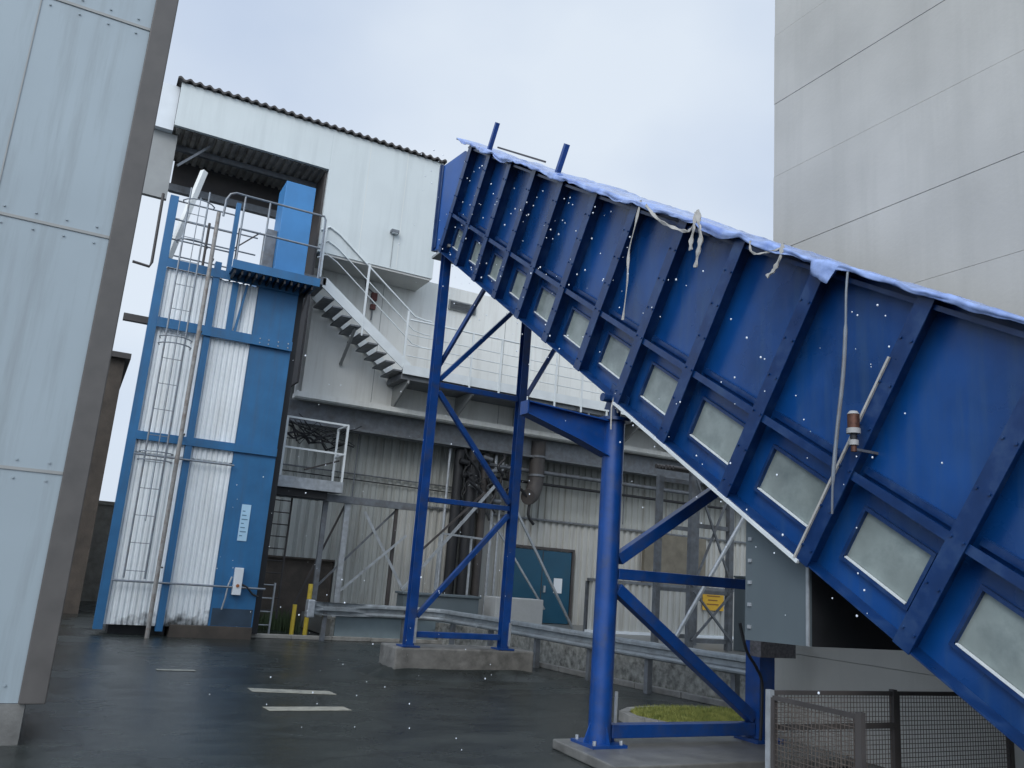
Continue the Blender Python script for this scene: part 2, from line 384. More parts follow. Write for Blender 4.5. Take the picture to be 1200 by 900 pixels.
MB().corr((8.4,23.1,.42),(17,0,0),(0,0,3.1),(0,-1,0),.24,.05).build('lower_corrugated_wall', 'beige_light', wb)
MB().box(8.35,26,22.98,23.1,3.53,3.58).build('drip_flashing', 'galv_dark', wb)
MB().box(9.0,10.0,22.195,22.2,9.35,9.55)
vt = MB().box(8.95,9.85,22.14,22.199,9.40,9.70)
v = vt.build('wall_vent', 'grey_trim', wb)
s = MB()
for i in range(5): s.obox((8.98,22.11,9.43+i*.052),(.84,0,0),(0,.03,.03),(0,0,.006))
s.build('louvre', 'galv_dark', v)
lp = MB().box(6.52,6.74,YF-.16,YF,10.78,10.86).build('wall_lamp', 'galv_dark', wb)
MB().box(6.55,6.71,YF-.15,YF-.02,10.765,10.779).build('lens', 'paper', lp)
MB().tube([(6.63,YF-.02,10.77),(6.63,YF-.02,9.8)],.008).build('lamp_cable', 'grey_trim', wb)
# red framed call point and conduit on lower wall behind the stair
cp = MB()
cp.tube([(6.35,22.16,9.75),(6.35,22.16,9.5),(6.62,22.16,9.35),(6.62,22.16,8.55)],.022).tube([(6.42,22.16,9.6),(6.42,22.16,8.6)],.018)
cp.build('wall_conduit', 'galv_dark', wb)
m_rb = mat('dull_red_brown',(.12,.035,.03),.5)
MB().box(6.54,6.70,22.06,22.199,9.12,9.34).build('junction_box', m_rb, wb)
MB().box(6.55,6.69,22.08,22.199,8.86,9.0).build('junction_box', m_rb, wb)

# teal double door with hood
d = thing('teal_door', 'dark teal steel door with a white notice on it, behind the blue trestle', 'door', (13.2,23.0,.42))
MB().box(12.2,14.25,22.93,23.0,.44,2.62).build('leaf', 'teal', d)
MB().box(12.1,12.18,22.9,23.02,.43,2.72).box(14.27,14.35,22.9,23.02,.43,2.72).box(12.18,14.27,22.9,23.02,2.64,2.72).box(13.2,13.22,22.92,22.928,.46,2.6).build('frame', 'dark', d)
MB().box(13.65,13.95,22.915,22.926,1.35,1.8).build('notice', 'paper', d)
MB().box(13.28,13.34,22.87,22.926,1.35,1.55).build('handle', 'galv', d)

# brown concrete infill on the right part
pw = MB().box(17.0,19.6,22.8,22.95,1.6,3.5)
tag(pw.build('infill_panel', mat('brown_grey_render',(.17,.155,.12),.85,var=.2,scale=2.5,dirt=(.09,.08,.06),dirt_amt=.6,bump=.2)), 'brown grey rendered panel set high on corrugated wall behind the pipe rack', 'wall panel')

# ------------------------------------------------------------------ external stair and walkway
st = thing('external_stair', 'white steel stair running down the white wall to the long walkway', 'staircase', (4.9,21.5,8.9))
SA, SB = Vector((4.95,0,8.78)), Vector((7.35,0,7.0))
YO, YI = 20.95, 22.1
for y in (YO, YI):
    MB().prism([(4.85,y,9.06),(SA.x,y,9.06),(SB.x+.15,y,7.2),(SB.x+.15,y,6.95),(SB.x+.05,y,6.95),(4.85,y,8.80)], (0,.03,0)).build('stringer', 'rail_white', st)
NT = 9
for i in range(NT):
    t = (i+.5)/NT; x = SA.x + (SB.x-SA.x)*t; z = SA.z + (SB.z-SA.z)*t
    MB().box(x-.15,x+.13,YO+.03,YI,z-.16,z-.12).build('tread', 'galv_dark', st)
MB().box(4.05,4.93,YO,YI,8.85,9.05).build('landing', 'galv_dark', st)
MB().bar((4.5,22.15,7.9),(4.5,21.1,8.84),.06).build('bracket', 'grey_trim', st)
MB().bar((5.9,22.15,7.1),(5.9,21.1,7.9),.07).build('bracket', 'grey_trim', st)
def railpoly(name, pts, hs, parent, m, r=.021, y=20.97, posts=True):
    """one run of railing: handrail, lower rails and posts, each post its own part"""
    for h, rr in hs:
        MB().tube([(x,y,z+h) for x, z in pts], rr, 8).build(name if h == hs[0][0] else 'mid_rail', m, parent, smooth=True)
railpoly('handrail', [(4.62,10.4-1.25),(4.85,10.55-1.25),(5.15,10.4-1.25),(7.5,8.55-1.2),(7.8,8.5-1.2),(8.0,8.5-1.2)], [(1.2,.026),(.8,.016),(.42,.016)], st, 'rail_white')
for x, z0, z1 in ((4.75,9.05,10.5),(6.05,8.05,9.72),(7.3,7.05,8.66)):
    MB().box(x-.03,x+.03,20.94,20.98,z0,z1).build('post', 'rail_white', st)
MB().box(6.03,6.07,20.93,20.95,7.7,8.1).build('post_foot', 'rail_white', st)

wk = thing('walkway', 'long walkway with white tube railing along the white wall at the stair foot', 'walkway', (11,21.5,7))
MB().box(7.36,20,20.95,22.19,6.93,7.05).build('deck', 'galv_dark', wk)
MB().box(7.3,20,20.90,20.945,6.88,7.14).build('edge_channel', 'rail_white', wk)
MB().box(7.3,20,21.0,22.15,6.75,6.92).build('under_tray', 'galv_dark', wk)
for z, rr in ((8.42,.026),(8.0,.014),(7.7,.014),(7.4,.014)):
    MB().tube([(7.36,20.93,z),(20,20.93,z)], rr, 8).build('handrail' if rr > .02 else 'mid_rail', 'rail_white', wk, smooth=True)
for i in range(14):
    x = 8.35 + i*.93
    MB().box(x-.024,x+.024,20.86,20.90,6.7,8.42).build('post', 'rail_white', wk)
for i in range(7):
    x = 7.5 + i*1.95
    MB().prism([(x,22.19,6.74),(x,22.19,6.1),(x,22.1,6.1),(x,21.0,6.66),(x,21.0,6.74)], (.05,0,0)).build('bracket', 'grey_trim', wk)

# ------------------------------------------------------------------ pipework on the wall
def pipe(name, label, pts, r, m, group=None, cat='pipe', seg=12):
    o = MB().tube(pts, r, seg).build(name, m, smooth=True); tag(o, label, cat, group); return o
pipe('pipe', 'upper grey horizontal pipe along the corrugated wall under the walkway', [(10.6,22.6,4.98),(24,22.6,4.98)], .07, 'galv_dark')
pipe('pipe', 'lower black horizontal pipe along the corrugated wall under the walkway', [(10.4,22.6,4.62),(24,22.6,4.62)], .045, 'black')
pipe('conduit', 'thin upper conduit crossing the corrugated wall behind the left blue trestle', [(4.6,23.08,4.28),(10.4,23.08,4.22)], .02, 'galv_dark', cat='conduit')
pipe('conduit', 'thin lower conduit crossing the corrugated wall behind the left blue trestle', [(4.6,23.08,4.12),(10.4,23.08,4.05)], .016, 'black', cat='conduit')
pipe('conduit', 'thin vertical conduit dropping from the ledge to the galvanised beam', [(6.9,22.9,5.4),(6.9,22.9,3.4)], .018, 'galv_dark', cat='conduit')
pipe('conduit', 'thin vertical conduit on the wall just right of the round blue column', [(16.2,23.0,5.3),(16.2,23.0,3.7)], .018, 'galv_dark', cat='conduit')
# elbow duct
arc = [(12.5,22.45,5.9),(12.5,22.45,4.75)] + [(12.5-.38*(1-math.cos(a)),22.45-.25*(1-math.cos(a)),4.75-.62*math.sin(a)) for a in [i*PI/2/7 for i in range(1,8)]]
dd = thing('duct_elbow', 'dark round duct dropping from the beam and turning towards the left trestle', 'duct', (12.5,22.45,5))
MB().tube(arc, .24, 18).build('duct', 'dark', dd, smooth=True)
for z in (4.80,5.38): MB().tube([(12.5,22.45,z),(12.5,22.45,z+.06)], .27, 18).build('flange', 'galv_dark', dd, smooth=True)
# bundle of vertical ducts behind the left trestle
vd = thing('duct_bundle', 'bundle of dark vertical ducts and valves behind the blue lattice trestle', 'ducts', (10.2,22.5,1.2))
for x, y, r0, z0, z1 in ((9.95,22.6,.16,1.0,5.3),(10.35,22.5,.20,1.0,5.4),(10.8,22.6,.13,.45,5.3)):
    MB().tube([(x,y,z0),(x,y,z1)], r0, 14).build('duct', 'black' if r0 > .15 else 'dark', vd, smooth=True)
for x, r0 in ((11.15,.05),(11.4,.035),(9.62,.04)):
    MB().tube([(x,22.6,.42),(x,22.6,5.3)], r0, 10).build('riser_pipe', 'galv', vd, smooth=True)
for k in range(7):
    z = 3.9+k*.21; x = 9.8+random.random()*1.2
    MB().tube([(x,22.35,z),(x+.3,22.35,z+random.uniform(-.15,.15))], random.uniform(.05,.09), 10).build('valve', random.choice(['galv_dark','black','galv']), vd, smooth=True)

tg = MB()
for k in range(26):
    x0 = random.uniform(10.0,12.0); x1 = x0+random.uniform(-.6,.6); z0 = random.uniform(4.3,5.4); z1 = z0-random.uniform(.2,1.4)
    y0 = random.uniform(22.1,22.5)
    tg.tube([(x0+(x1-x0)*t+.12*math.sin(6*t+k), y0, z0+(z1-z0)*t) for t in [i/7 for i in range(8)]], random.choice([.015,.03,.045]), 6)
tag(tg.build('hose_bundle', 'black', smooth=True), 'dense cluster of black hoses hanging over the vertical ducts', 'hoses')
# galvanised gantry: beams, posts and cross braces standing by the wall
gt = thing('pipe_support_frame', 'galvanised steel frame with crossed flat braces left of the blue lattice trestle', 'steel frame', (6.8,21,0))
MB().box(4.1,8.4,20.95,21.1,3.26,3.44).build('beam', 'galv_dark', gt)
MB().box(6.18,6.32,21.0,21.1,.42,3.258).build('post', 'galv', gt)
MB().box(5.62,5.74,21.0,21.1,.42,3.258).build('post', 'galv_dark', gt)
MB().box(7.55,7.62,21.0,21.1,.42,3.258).build('post', 'dark', gt)
MB().bar((6.7,20.97,3.1),(8.0,20.97,1.15),.012,.07).build('brace', 'galv', gt)
MB().bar((6.3,20.95,1.1),(7.9,20.95,2.6),.012,.06).build('brace', 'galv', gt)
MB().bar((5.7,21.2,1.1),(7.6,21.2,3.2),.03,.05).build('brace', 'galv_dark', gt)
MB().bar((6.25,21.3,3.2),(5.2,21.3,.5),.03,.05).build('brace', 'dark', gt)
pr_ = tag(MB().bar((10.4,20.9,4.25),(7.9,20.9,1.2),.07,.07).build('diagonal_strut', 'galv'), 'long galvanised diagonal strut leaning behind the left blue trestle', 'strut')
tag(MB().bar((10.2,21.2,4.0),(8.5,21.2,2.3),.05,.05).build('diagonal_strut', 'dark'), 'short dark rusty strut leaning behind the left blue trestle', 'strut')
tag(MB().bar((10.9,20.8,3.75),(13.1,20.8,.45),.06,.06).build('diagonal_strut', 'galv'), 'galvanised diagonal strut crossing in front of the teal door', 'strut')
tag(MB().bar((10.75,21.6,3.2),(12.6,21.6,.9),.05,.05).build('diagonal_strut', 'galv'), 'shorter galvanised strut behind the one crossing the teal door', 'strut')
fr = MB().bar((9.0,21.2,2.75),(10.5,21.2,2.7),.05).bar((9.9,21.2,2.72),(9.9,21.2,.45),.05).bar((8.95,21.2,2.7),(8.95,21.2,.45),.05)
tag(fr.build('tube_frame', 'galv'), 'small pale tube frame standing under the duct bundle', 'tube frame')

tag(MB().box(5.95,8.5,19.88,19.93,.04,.56).box(5.9,8.55,19.86,19.95,.562,.60).build('cladding_panel', mat('blue_grey_sheet',(.22,.28,.30),.5,var=.1,scale=2,dirt=(.15,.17,.17),dirt_amt=.5)), 'low blue grey sheet panel behind the left end of the crash barrier', 'panel')
# pale blocks behind the barrier
tag(MB().box(10.3,11.75,20.2,20.9,.424,1.2).build('concrete_block', mat('pale_grey_block',(.40,.41,.40),.7,var=.08,dirt=(.2,.2,.18),dirt_amt=.5), bevel=.02), 'large pale grey block standing in front of the teal door', 'block')
tag(MB().box(7.75,9.85,20.3,20.8,.424,1.12).box(7.7,9.9,20.25,20.85,1.122,1.18).build('concrete_block', 'galv_sheet', bevel=.01), 'long blue grey box with an overhanging lid behind the left trestle', 'box')

# small balcony with railing beside the shaft
bc = thing('service_balcony', 'small galvanised balcony with tube railing between blue shaft and lattice trestle', 'balcony', (5.1,20.9,3.5))
MB().box(4.32,5.92,20.6,21.6,3.47,3.50).box(4.30,5.94,20.57,20.6,3.47,3.74).box(5.92,5.95,20.6,21.6,3.47,3.74).box(4.3,4.32,20.6,21.6,3.47,3.74).build('deck', 'galv', bc)
for x, y in ((4.36,20.62),(5.9,20.62),(5.9,21.5)):
    MB().box(x-.025,x+.025,y-.025,y+.025,3.5,5.2).build('post', 'rail_white', bc)
for z in (5.2,4.45):
    MB().bar((4.34,20.62,z),(5.92,20.62,z-.01),.045).bar((5.9,20.62,z),(5.9,21.5,z),.04).build('rail', 'rail_white', bc)
MB().bar((4.95,20.7,3.95),(5.85,20.9,4.3),.04).build('stay', 'dark', bc)
MB().box(4.3,5.6,20.7,21.5,3.28,3.465).build('under_beam', 'black', bc)
# cable tangle over the balcony
tg = MB()
for k in range(14):
    x0, x1 = random.uniform(4.3,5.0), random.uniform(5.2,7.0); z0, z1 = random.uniform(4.7,5.5), random.uniform(4.7,5.5)
    pts = [(x0+(x1-x0)*t, 21.9+random.uniform(-.2,.2), z0+(z1-z0)*t-.35*math.sin(PI*t)*random.random()) for t in [i/7 for i in range(8)]]
    tg.tube(pts, random.choice([.012,.02,.03]), 6)
tag(tg.build('cable_bundle', 'black', smooth=True), 'tangle of sagging black cables and hoses above the small balcony', 'cables')

# access ladder behind the shaft with hoops
def ladder(name, label, x0, x1, y, z0, z1, m, step=.3):
    t = thing(name, label, 'ladder', ((x0+x1)/2,y,z0))
    for x in (x0, x1): MB().box(x-.018,x+.018,y-.03,y+.03,z0,z1).build('stile', m, t)
    z = z0+.2
    while z < z1:
        MB().tube([(x0,y,z),(x1,y,z)],.014,8).build('rung', m, t, smooth=True); z += step
    return t
ladder('ladder', 'short galvanised ladder standing on the ground right of the blue shaft', 4.1,4.5,20.2,.05,1.2,'galv')
ladder('ladder', 'tall dark ladder rising to the small balcony right of the blue shaft', 4.42,4.95,21.6,.3,3.4,'dark')

# yellow posts
yb = tag(MB().tube([(5.42,20.5,0),(5.42,20.5,1.22)],.055,14).build('bollard', 'yellow', smooth=True, bevel=0), 'taller bright yellow post beside the end of crash barrier', 'bollard', 'yellow bollards')
tag(MB().tube([(5.1,20.5,0),(5.1,20.5,.72)],.05,14).build('bollard', 'yellow', smooth=True), 'shorter yellow post left of the tall one', 'bollard', 'yellow bollards')

# crash barrier: galvanised double-wave beam on posts
gb = thing('crash_barrier', 'galvanised crash barrier curving from yellow posts towards the grey cabinet', 'crash barrier', (5.3,19.6,0))
BP = [(5.3,19.62),(8.1,19.5),(8.5,18.3),(8.75,16.4),(8.95,13.6),(9.3,11.3),(9.62,9.6)]
def catm(P, k=8):
    out = []
    Q = [P[0]] + P + [P[-1]]
    for i in range(1, len(Q)-2):
        p0,p1,p2,p3 = (Vector(q) for q in Q[i-1:i+3])
        for j in range(k):
            t = j/k
            out.append(.5*((2*p1)+(-p0+p2)*t+(2*p0-5*p1+4*p2-p3)*t*t+(-p0+3*p1-3*p2+p3)*t**3))
    out.append(Vector(P[-1])); return out
path = catm(BP)
prof = [(-.02,.86),(.05,.85),(.06,.82),(.06,.775),(-.03,.75),(-.03,.675),(.06,.655),(.07,.62),(.06,.59),(-.02,.565)]
be = MB(); rings = []
for i, p in enumerate(path):
    d_ = (path[min(i+1,len(path)-1)] - path[max(0,i-1)]).normalized(); nn = Vector((d_.y,-d_.x))   # towards the yard
    if nn.y > .3 or nn.x > 0: nn = -nn
    rings.append([be.bm.verts.new((p.x+nn.x*o_, p.y+nn.y*o_, z)) for o_, z in prof] + [be.bm.verts.new((p.x+nn.x*(o_-.012), p.y+nn.y*(o_-.012), z)) for o_, z in prof[::-1]])
nr = len(prof)*2
for i in range(len(rings)-1):
    for k2 in range(nr): be.bm.faces.new((rings[i][k2],rings[i][(k2+1)%nr],rings[i+1][(k2+1)%nr],rings[i+1][k2]))
be.bm.faces.new(rings[0]); be.bm.faces.new(rings[-1])
be.build('beam', mat('barrier_galvanised', (.30,.33,.345), .5, metal=.3, var=.15, scale=6, dirt=(.13,.13,.12), dirt_amt=.6, dirt_scale=5), gb)
L_ = 0; last = path[0]; nxt = .15
for p in path:
    L_ += (p-last).length; last = p
    if L_ >= nxt:
        MB().box(p.x+.03,p.x+.13,p.y+.02,p.y+.12,0,.82).build('post', 'galv_dark', gb); nxt += 1.7
MB().box(5.15,5.32,19.5,19.75,.5,.9).build('end_piece', 'galv', gb, bevel=.03)

# ------------------------------------------------------------------ pipe rack tower on the right
pt = thing('pipe_rack_tower', 'weathered galvanised lattice tower with crossed braces behind the round blue column', 'steel tower', (13.9,16.5,.4))
LX = (13.3,14.5); LY = (16.0,17.3)
for x in LX:
    for y in LY: MB().box(x-.07,x+.07,y-.07,y+.07,.42,4.6).build('leg', 'galv_dark', pt)
for z in (.62,1.75,3.3,4.5):
    for y in (16.0,17.3): MB().box(LX[0]+.07,LX[1]-.07,y-.04,y+.04,z-.05,z+.05).build('beam', 'galv_dark', pt)
for z0, z1 in ((.62,1.75),(1.85,4.4)):
    MB().bar((13.3,15.9,z0),(14.5,15.9,z1),.04,.05).build('brace', 'galv_dark', pt)
    MB().bar((13.3,15.86,z1),(14.5,15.86,z0),.04,.05).build('brace', 'galv_dark', pt)
tag(MB().tube([(14.75,15.2,4.35),(12.06,15.2,.44)],.05,10).build('diagonal_strut', 'galv', smooth=True), 'long pale round strut leaning across the galvanised lattice tower', 'strut')
gt2 = MB()
for k in range(6): gt2.tube([(12.6+k*.05,15.9+k*.2,4.6+.03*k),(16.5,15.9+k*.2,4.6+.03*k)], .04+.01*(k%3), 10)
tag(gt2.build('pipe_bundle', 'dark', smooth=True), 'bundle of dark pipes carried on top of the lattice tower', 'pipes')
tag(MB().box(14.85,15.3,15.6,16.2,.42,2.15).box(14.82,15.33,15.57,16.2,2.152,2.2).build('grey_cabinet', 'galv_sheet', bevel=.01), 'narrow tall grey cabinet between lattice tower and sheet metal hopper', 'cabinet')
# low corrugated screen with the amber sign
sc = thing('corrugated_screen', 'low corrugated sheet screen with capped top behind the lattice tower', 'screen', (16,20,.42))
MB().corr((13.0,19.9,.5),(6.4,0,0),(0,0,1.3),(0,-1,0),.22,.04).build('sheet', 'beige_light', sc)
MB().box(12.95,19.45,19.84,19.96,1.802,1.88).build('cap_rail', 'galv_dark', sc)
MB().box(12.95,19.45,19.8,19.95,.424,.498).build('sill', 'paper', sc)
for x in (13.0,15.2,17.3,19.4): MB().box(x-.04,x+.04,19.97,20.05,.42,1.8).build('post', 'galv_dark', sc)
sg = thing('warning_sign', 'amber square sign with dark text lines hung on the corrugated screen', 'sign', (16.1,19.8,1.4))
MB().box(16.95,17.75,19.80,19.82,1.22,1.78).build('plate', 'amber', sg)
tx = MB()
for i, (a, c) in enumerate(((17.1,17.6),(17.15,17.5),(17.1,17.55))): tx.box(a,c,19.793,19.799,1.62-i*.12,1.65-i*.12)
tx.build('text_lines', mat('brown_ink',(.22,.10,.02),.6), sg)

# ------------------------------------------------------------------ the blue shaft with white profiled panels
sh = thing('lift_shaft', 'tall blue steel shaft with white corrugated panels and ladder at the left', 'shaft', (2.4,20.2,0))
Y0 = 19.4
MB().box(3.02,3.95,Y0,20.7,.25,8.35).build('solid_panel', 'blue_shaft', sh)
for x0, x1 in ((.80,.98),(1.98,2.12)):
    MB().box(x0,x1,Y0-.05,Y0+.15,.1,9.62 if x0 < 1 else 8.3).build('column', 'blue_shaft', sh)
MB().box(2.24,2.34,Y0-.02,Y0+.1,8.0,9.85).build('column', 'blue_shaft', sh)
for z0, z1, dpt in ((6.52,6.74,.10),(4.02,4.2,.06),(7.92,8.12,.07)):
    MB().box(.98,3.95,Y0-dpt,Y0-.052 if dpt > .06 else Y0+.1,z0,z1).build('cross_beam', 'blue_shaft', sh)
MB().box(.3,.8,Y0-.04,Y0+.1,6.55,6.7).build('beam_stub', 'dark', sh)
def grime():
    m = M['white_sheet'].copy(); m.name = 'white_sheet_grimy_foot'; t = m.node_tree; N = t.nodes; L = t.links; b = [n for n in N if n.type == 'BSDF_PRINCIPLED'][0]
    src = b.inputs['Base Color'].links[0].from_socket; geo = N.new('ShaderNodeNewGeometry'); sx = N.new('ShaderNodeSeparateXYZ'); L.new(geo.outputs['Position'], sx.inputs[0])
    nz = N.new('ShaderNodeTexNoise'); nz.inputs['Scale'].default_value = 4; nz.inputs['Detail'].default_value = 6; L.new(geo.outputs['Position'], nz.inputs[0])
    ad = N.new('ShaderNodeMath'); ad.operation = 'MULTIPLY_ADD'; ad.inputs[1].default_value = -1.1; L.new(nz.outputs[0], ad.inputs[0]); L.new(sx.outputs[2], ad.inputs[2])
    # rises towards the right-hand bay
    a2 = N.new('ShaderNodeMath'); a2.operation = 'MULTIPLY_ADD'; a2.inputs[1].default_value = -.16; L.new(sx.outputs[0], a2.inputs[0]); L.new(ad.outputs[0], a2.inputs[2])
    mr = N.new('ShaderNodeMapRange'); mr.inputs[1].default_value = -.72; mr.inputs[2].default_value = -.42; mr.inputs[3].default_value = .95; mr.inputs[4].default_value = 0; L.new(a2.outputs[0], mr.inputs[0])
    mx = N.new('ShaderNodeMix'); mx.data_type = 'RGBA'; L.new(mr.outputs[0], mx.inputs[0]); L.new(src, mx.inputs[6]); mx.inputs[7].default_value = (.045,.048,.045,1); L.new(mx.outputs[2], b.inputs['Base Color'])
    return m
M['grimy_sheet'] = grime()
for x0, x1 in ((.98,1.98),(2.12,3.02)):
    for z0, z1 in ((.2,3.72),(3.76,4.02),(4.2,6.52),(6.74,7.92)):
        MB().corr((x0,Y0+.05,z0),(x1-x0,0,0),(0,0,z1-z0),(0,-1,0),.115,.028).build('sheet_panel', 'grimy_sheet' if z0 < 1 else 'white_sheet', sh)
MB().box(.98,3.0,Y0+.06,20.7,.3,7.9).build('inner_casing', 'white_sheet', sh)
MB().bar((2.75,Y0-.03,7.9),(2.62,Y0-.03,6.75),.05,.1).build('brace', 'blue_shaft', sh)
MB().box(2.42,2.56,Y0-.04,Y0,6.75,7.91).build('door_post', 'blue_shaft', sh)
for z in (3.7,1.08):
    MB().tube([(1.0,Y0-.09,z),(3.05 if z > 2 else 4.1,Y0-.09,z)],.022,8).build('tie_pipe', 'rail_grey', sh, smooth=True)
MB().box(2.25,3.93,Y0-.12,20.6,0,.247).build('plinth', 'brown_wall', sh)
MB().box(1.1,2.2,Y0+.3,20.6,0,.2).build('foot_block', 'black', sh)
MB().box(3.06,3.92,Y0-.006,Y0-.002,.26,.62).build('kick_plate', mat('grimy_blue',(.03,.055,.085),.6,var=.25), sh)
MB().box(3.955,4.12,19.6,19.8,.1,8.2).build('side_duct', 'black', sh)
bt = MB()
for z in (6.58,6.68):
    for x in (3.2,3.4,3.62,3.85): bt.tube([(x,Y0-.1,z),(x,Y0-.115,z)],.016,6)
bt.build('bolts', 'galv', sh)
# bright box on top
MB().box(3.34,4.07,Y0+.25,20.5,8.15,10.86).build('head_box', 'blue_box', sh, bevel=.01)
MB().box(3.1,3.33,Y0+.5,20.4,8.15,9.6).build('head_frame', 'galv_dark', sh)
# platform
MB().box(2.3,4.25,Y0-.6,Y0+.2,8.07,8.15).box(2.28,4.28,Y0-.63,Y0-.60,8.05,8.25).build('platform', 'blue_shaft', sh)
gg = MB()
for i in range(12): gg.box(2.34+i*.16,2.38+i*.16,Y0-.59,Y0+.15,7.95,8.068)
gg.build('grating_bars', 'black', sh)
for z, m in ((9.75,'rail_grey'),(9.0,'rail_grey')):
    pts = [(2.3,Y0-.6,z),(4.18,Y0-.6,z)] if z < 9.7 else [(1.92,Y0-.6,9.2),(1.93,Y0-.62,9.6),(2.0,Y0-.66,9.74),(2.12,Y0-.66,9.8),(2.35,Y0-.6,9.82),(4.18,Y0-.6,9.82),(4.22,Y0-.6,9.74),(4.22,Y0-.6,8.2)]
    MB().tube(pts,.026,8).build('handrail', m, sh, smooth=True)
for x in (2.34,2.9):
    MB().tube([(x,Y0-.6,8.1),(x,Y0-.6,9.81)],.022,8).build('rail_post', 'rail_grey', sh, smooth=True)
MB().bar((2.4,20.3,9.0),(3.0,20.3,9.6),.03).bar((2.5,20.35,8.4),(2.5,20.35,9.6),.03).build('rear_brace', 'dark', sh)
# roof rails on left bay
for z in (9.55,9.1,8.62):
    MB().tube([(.9,Y0+.05,z),(2.3,Y0+.05,z)],.02,8).build('handrail', 'rail_grey', sh, smooth=True)
    MB().tube([(.9,20.6,z),(3.0,20.6,z)],.02,8).build('handrail', 'rail_grey', sh, smooth=True)
MB().tube([(1.72,Y0+.05,8.1),(1.72,Y0+.05,9.2)],.03,8).build('rail_post', 'dark', sh, smooth=True)
MB().box(1.0,2.2,Y0+.15,20.4,7.9,7.98).build('roof_plate', 'dark', sh)
# equipment at the top: pale leaning duct
tag(MB().bar((1.0,19.9,8.3),(1.47,20.2,10.75),.13,.13).build('leaning_pipe', 'white_low'), 'pale square pipe leaning up from the shaft roof into the open bay', 'pipe')
# notices
nt1 = MB().box(3.36,3.56,Y0-.016,Y0-.004,2.08,2.88).build('notice', 'notice_blue', sh)
ti = MB()
for i in range(7): ti.box(3.39,3.39+.06+.07*((i*37)%3)/2,Y0-.022,Y0-.018,2.72-i*.09,2.742-i*.09)
ti.build('text_lines', mat('pale_ink',(.12,.25,.36),.6), nt1)
cbx = MB().box(3.40,3.58,Y0-.14,Y0-.004,.92,1.5).build('control_box', 'paper', sh, bevel=.01)
MB().tube([(3.49,Y0-.142,1.12),(3.49,Y0-.16,1.12)],.035,12).build('button', mat('rust_knob',(.35,.12,.04),.6), cbx)
MB().tube([(3.36,Y0-.06,1.3),(3.30,Y0-.08,1.1),(3.28,Y0-.08,.85),(3.24,Y0-.06,.6)],.018,8).build('cable', 'galv', sh, smooth=True)
MB().tube([(3.58,Y0-.06,1.15),(3.7,Y0-.1,1.1),(3.85,Y0-.06,.95),(3.98,Y0-.05,.9)],.022,8).build('cable', 'black', sh, smooth=True)

# caged ladder at the left bay
cl = thing('caged_ladder', 'tall grey caged ladder in front of left bay of blue shaft', 'ladder', (1.5,18.9,0))
for x in (1.18,1.58):
    MB().tube([(x,18.98,1.15),(x,18.98,9.75)],.02,8).build('stile', 'rail_grey', cl, smooth=True)
z = 1.3
while z < 9.6:
    MB().tube([(1.18,18.98,z),(1.58,18.98,z)],.008,6).build('rung', 'rail_grey', cl, smooth=True); z += .56
for z in (9.35,8.4,6.2,6.05,3.72,3.55):
    h = [(1.08,18.98,z)] + [(1.38-.36*math.cos(a),18.98-.42*math.sin(a),z) for a in [i*PI/8 for i in range(1,8)]] + [(1.7,18.98,z)]
    MB().tube(h,.014,6).build('hoop', 'rail_grey', cl, smooth=True)
MB().tube([(1.38,18.56,2.3),(1.38,18.56,9.4)],.011,6).build('cage_bar', 'rail_grey', cl, smooth=True)
for z in (8.2,6.5,4.2,1.4):
    MB().bar((1.88,Y0-.04,z),(1.88,18.95,z),.03).build('wall_bracket', 'dark', cl)
MB().tube([(1.80,18.9,0),(1.80,18.9,1.0),(1.83,18.9,9.3)],.045,12).build('stand_pipe', 'rust_pipe', cl, smooth=True)

# left downpipe of the white building
dp = MB().tube([(.70,21.1,10.3),(.72,21.1,8.5),(.68,21.1,8.38),(.3,21.1,8.42)],.035,8)
tag(dp.build('downpipe', 'dark', smooth=True), 'thin dark pipe hanging below the left corner of open bay', 'pipe')

# ------------------------------------------------------------------ inclined conveyor gallery
A = math.radians(32.0); ca, sa = math.cos(A), math.sin(A)
GX0, GX1 = 5.45, 7.72; O = Vector((0,4.2,1.60))
def G(x, s, n):
    n *= 1 - .022*s + .0009*s*s            # the gallery is slightly lower towards its top end
    return Vector((x, O.y + ca*s - sa*n, O.z + sa*s + ca*n))
U = Vector((0,ca,sa)); Nn = Vector((0,-sa,ca)); XX = Vector((1,0,0))
S0, S1, Hn = -2.3, 11.55, 2.34
cg = thing('conveyor_gallery', 'huge dark blue inclined conveyor gallery with ribbed side and row of small windows', 'conveyor', (6.5,4.2,0))
RS = [-2.25,-1.2,-.14,.93,2.05,3.18,4.2,5.25,6.3,7.35,8.35,9.35,10.35,11.35]
W0, W1 = .20, .62
def gbox(mb, x0, x1, s0, s1, n0, n1):
    k = max(1, math.ceil(abs(s1-s0)/1.2)); R_ = []
    for i in range(k+1):
        q = s0 + (s1-s0)*i/k; R_.append([mb.bm.verts.new(G(x,q,w)) for x, w in ((x0,n0),(x1,n0),(x1,n1),(x0,n1))])
    for i in range(k):
        for j in range(4): mb.bm.faces.new((R_[i][j],R_[i][(j+1)%4],R_[i+1][(j+1)%4],R_[i+1][j]))
    mb.bm.faces.new(R_[0][::-1]); mb.bm.faces.new(R_[-1])
    return mb
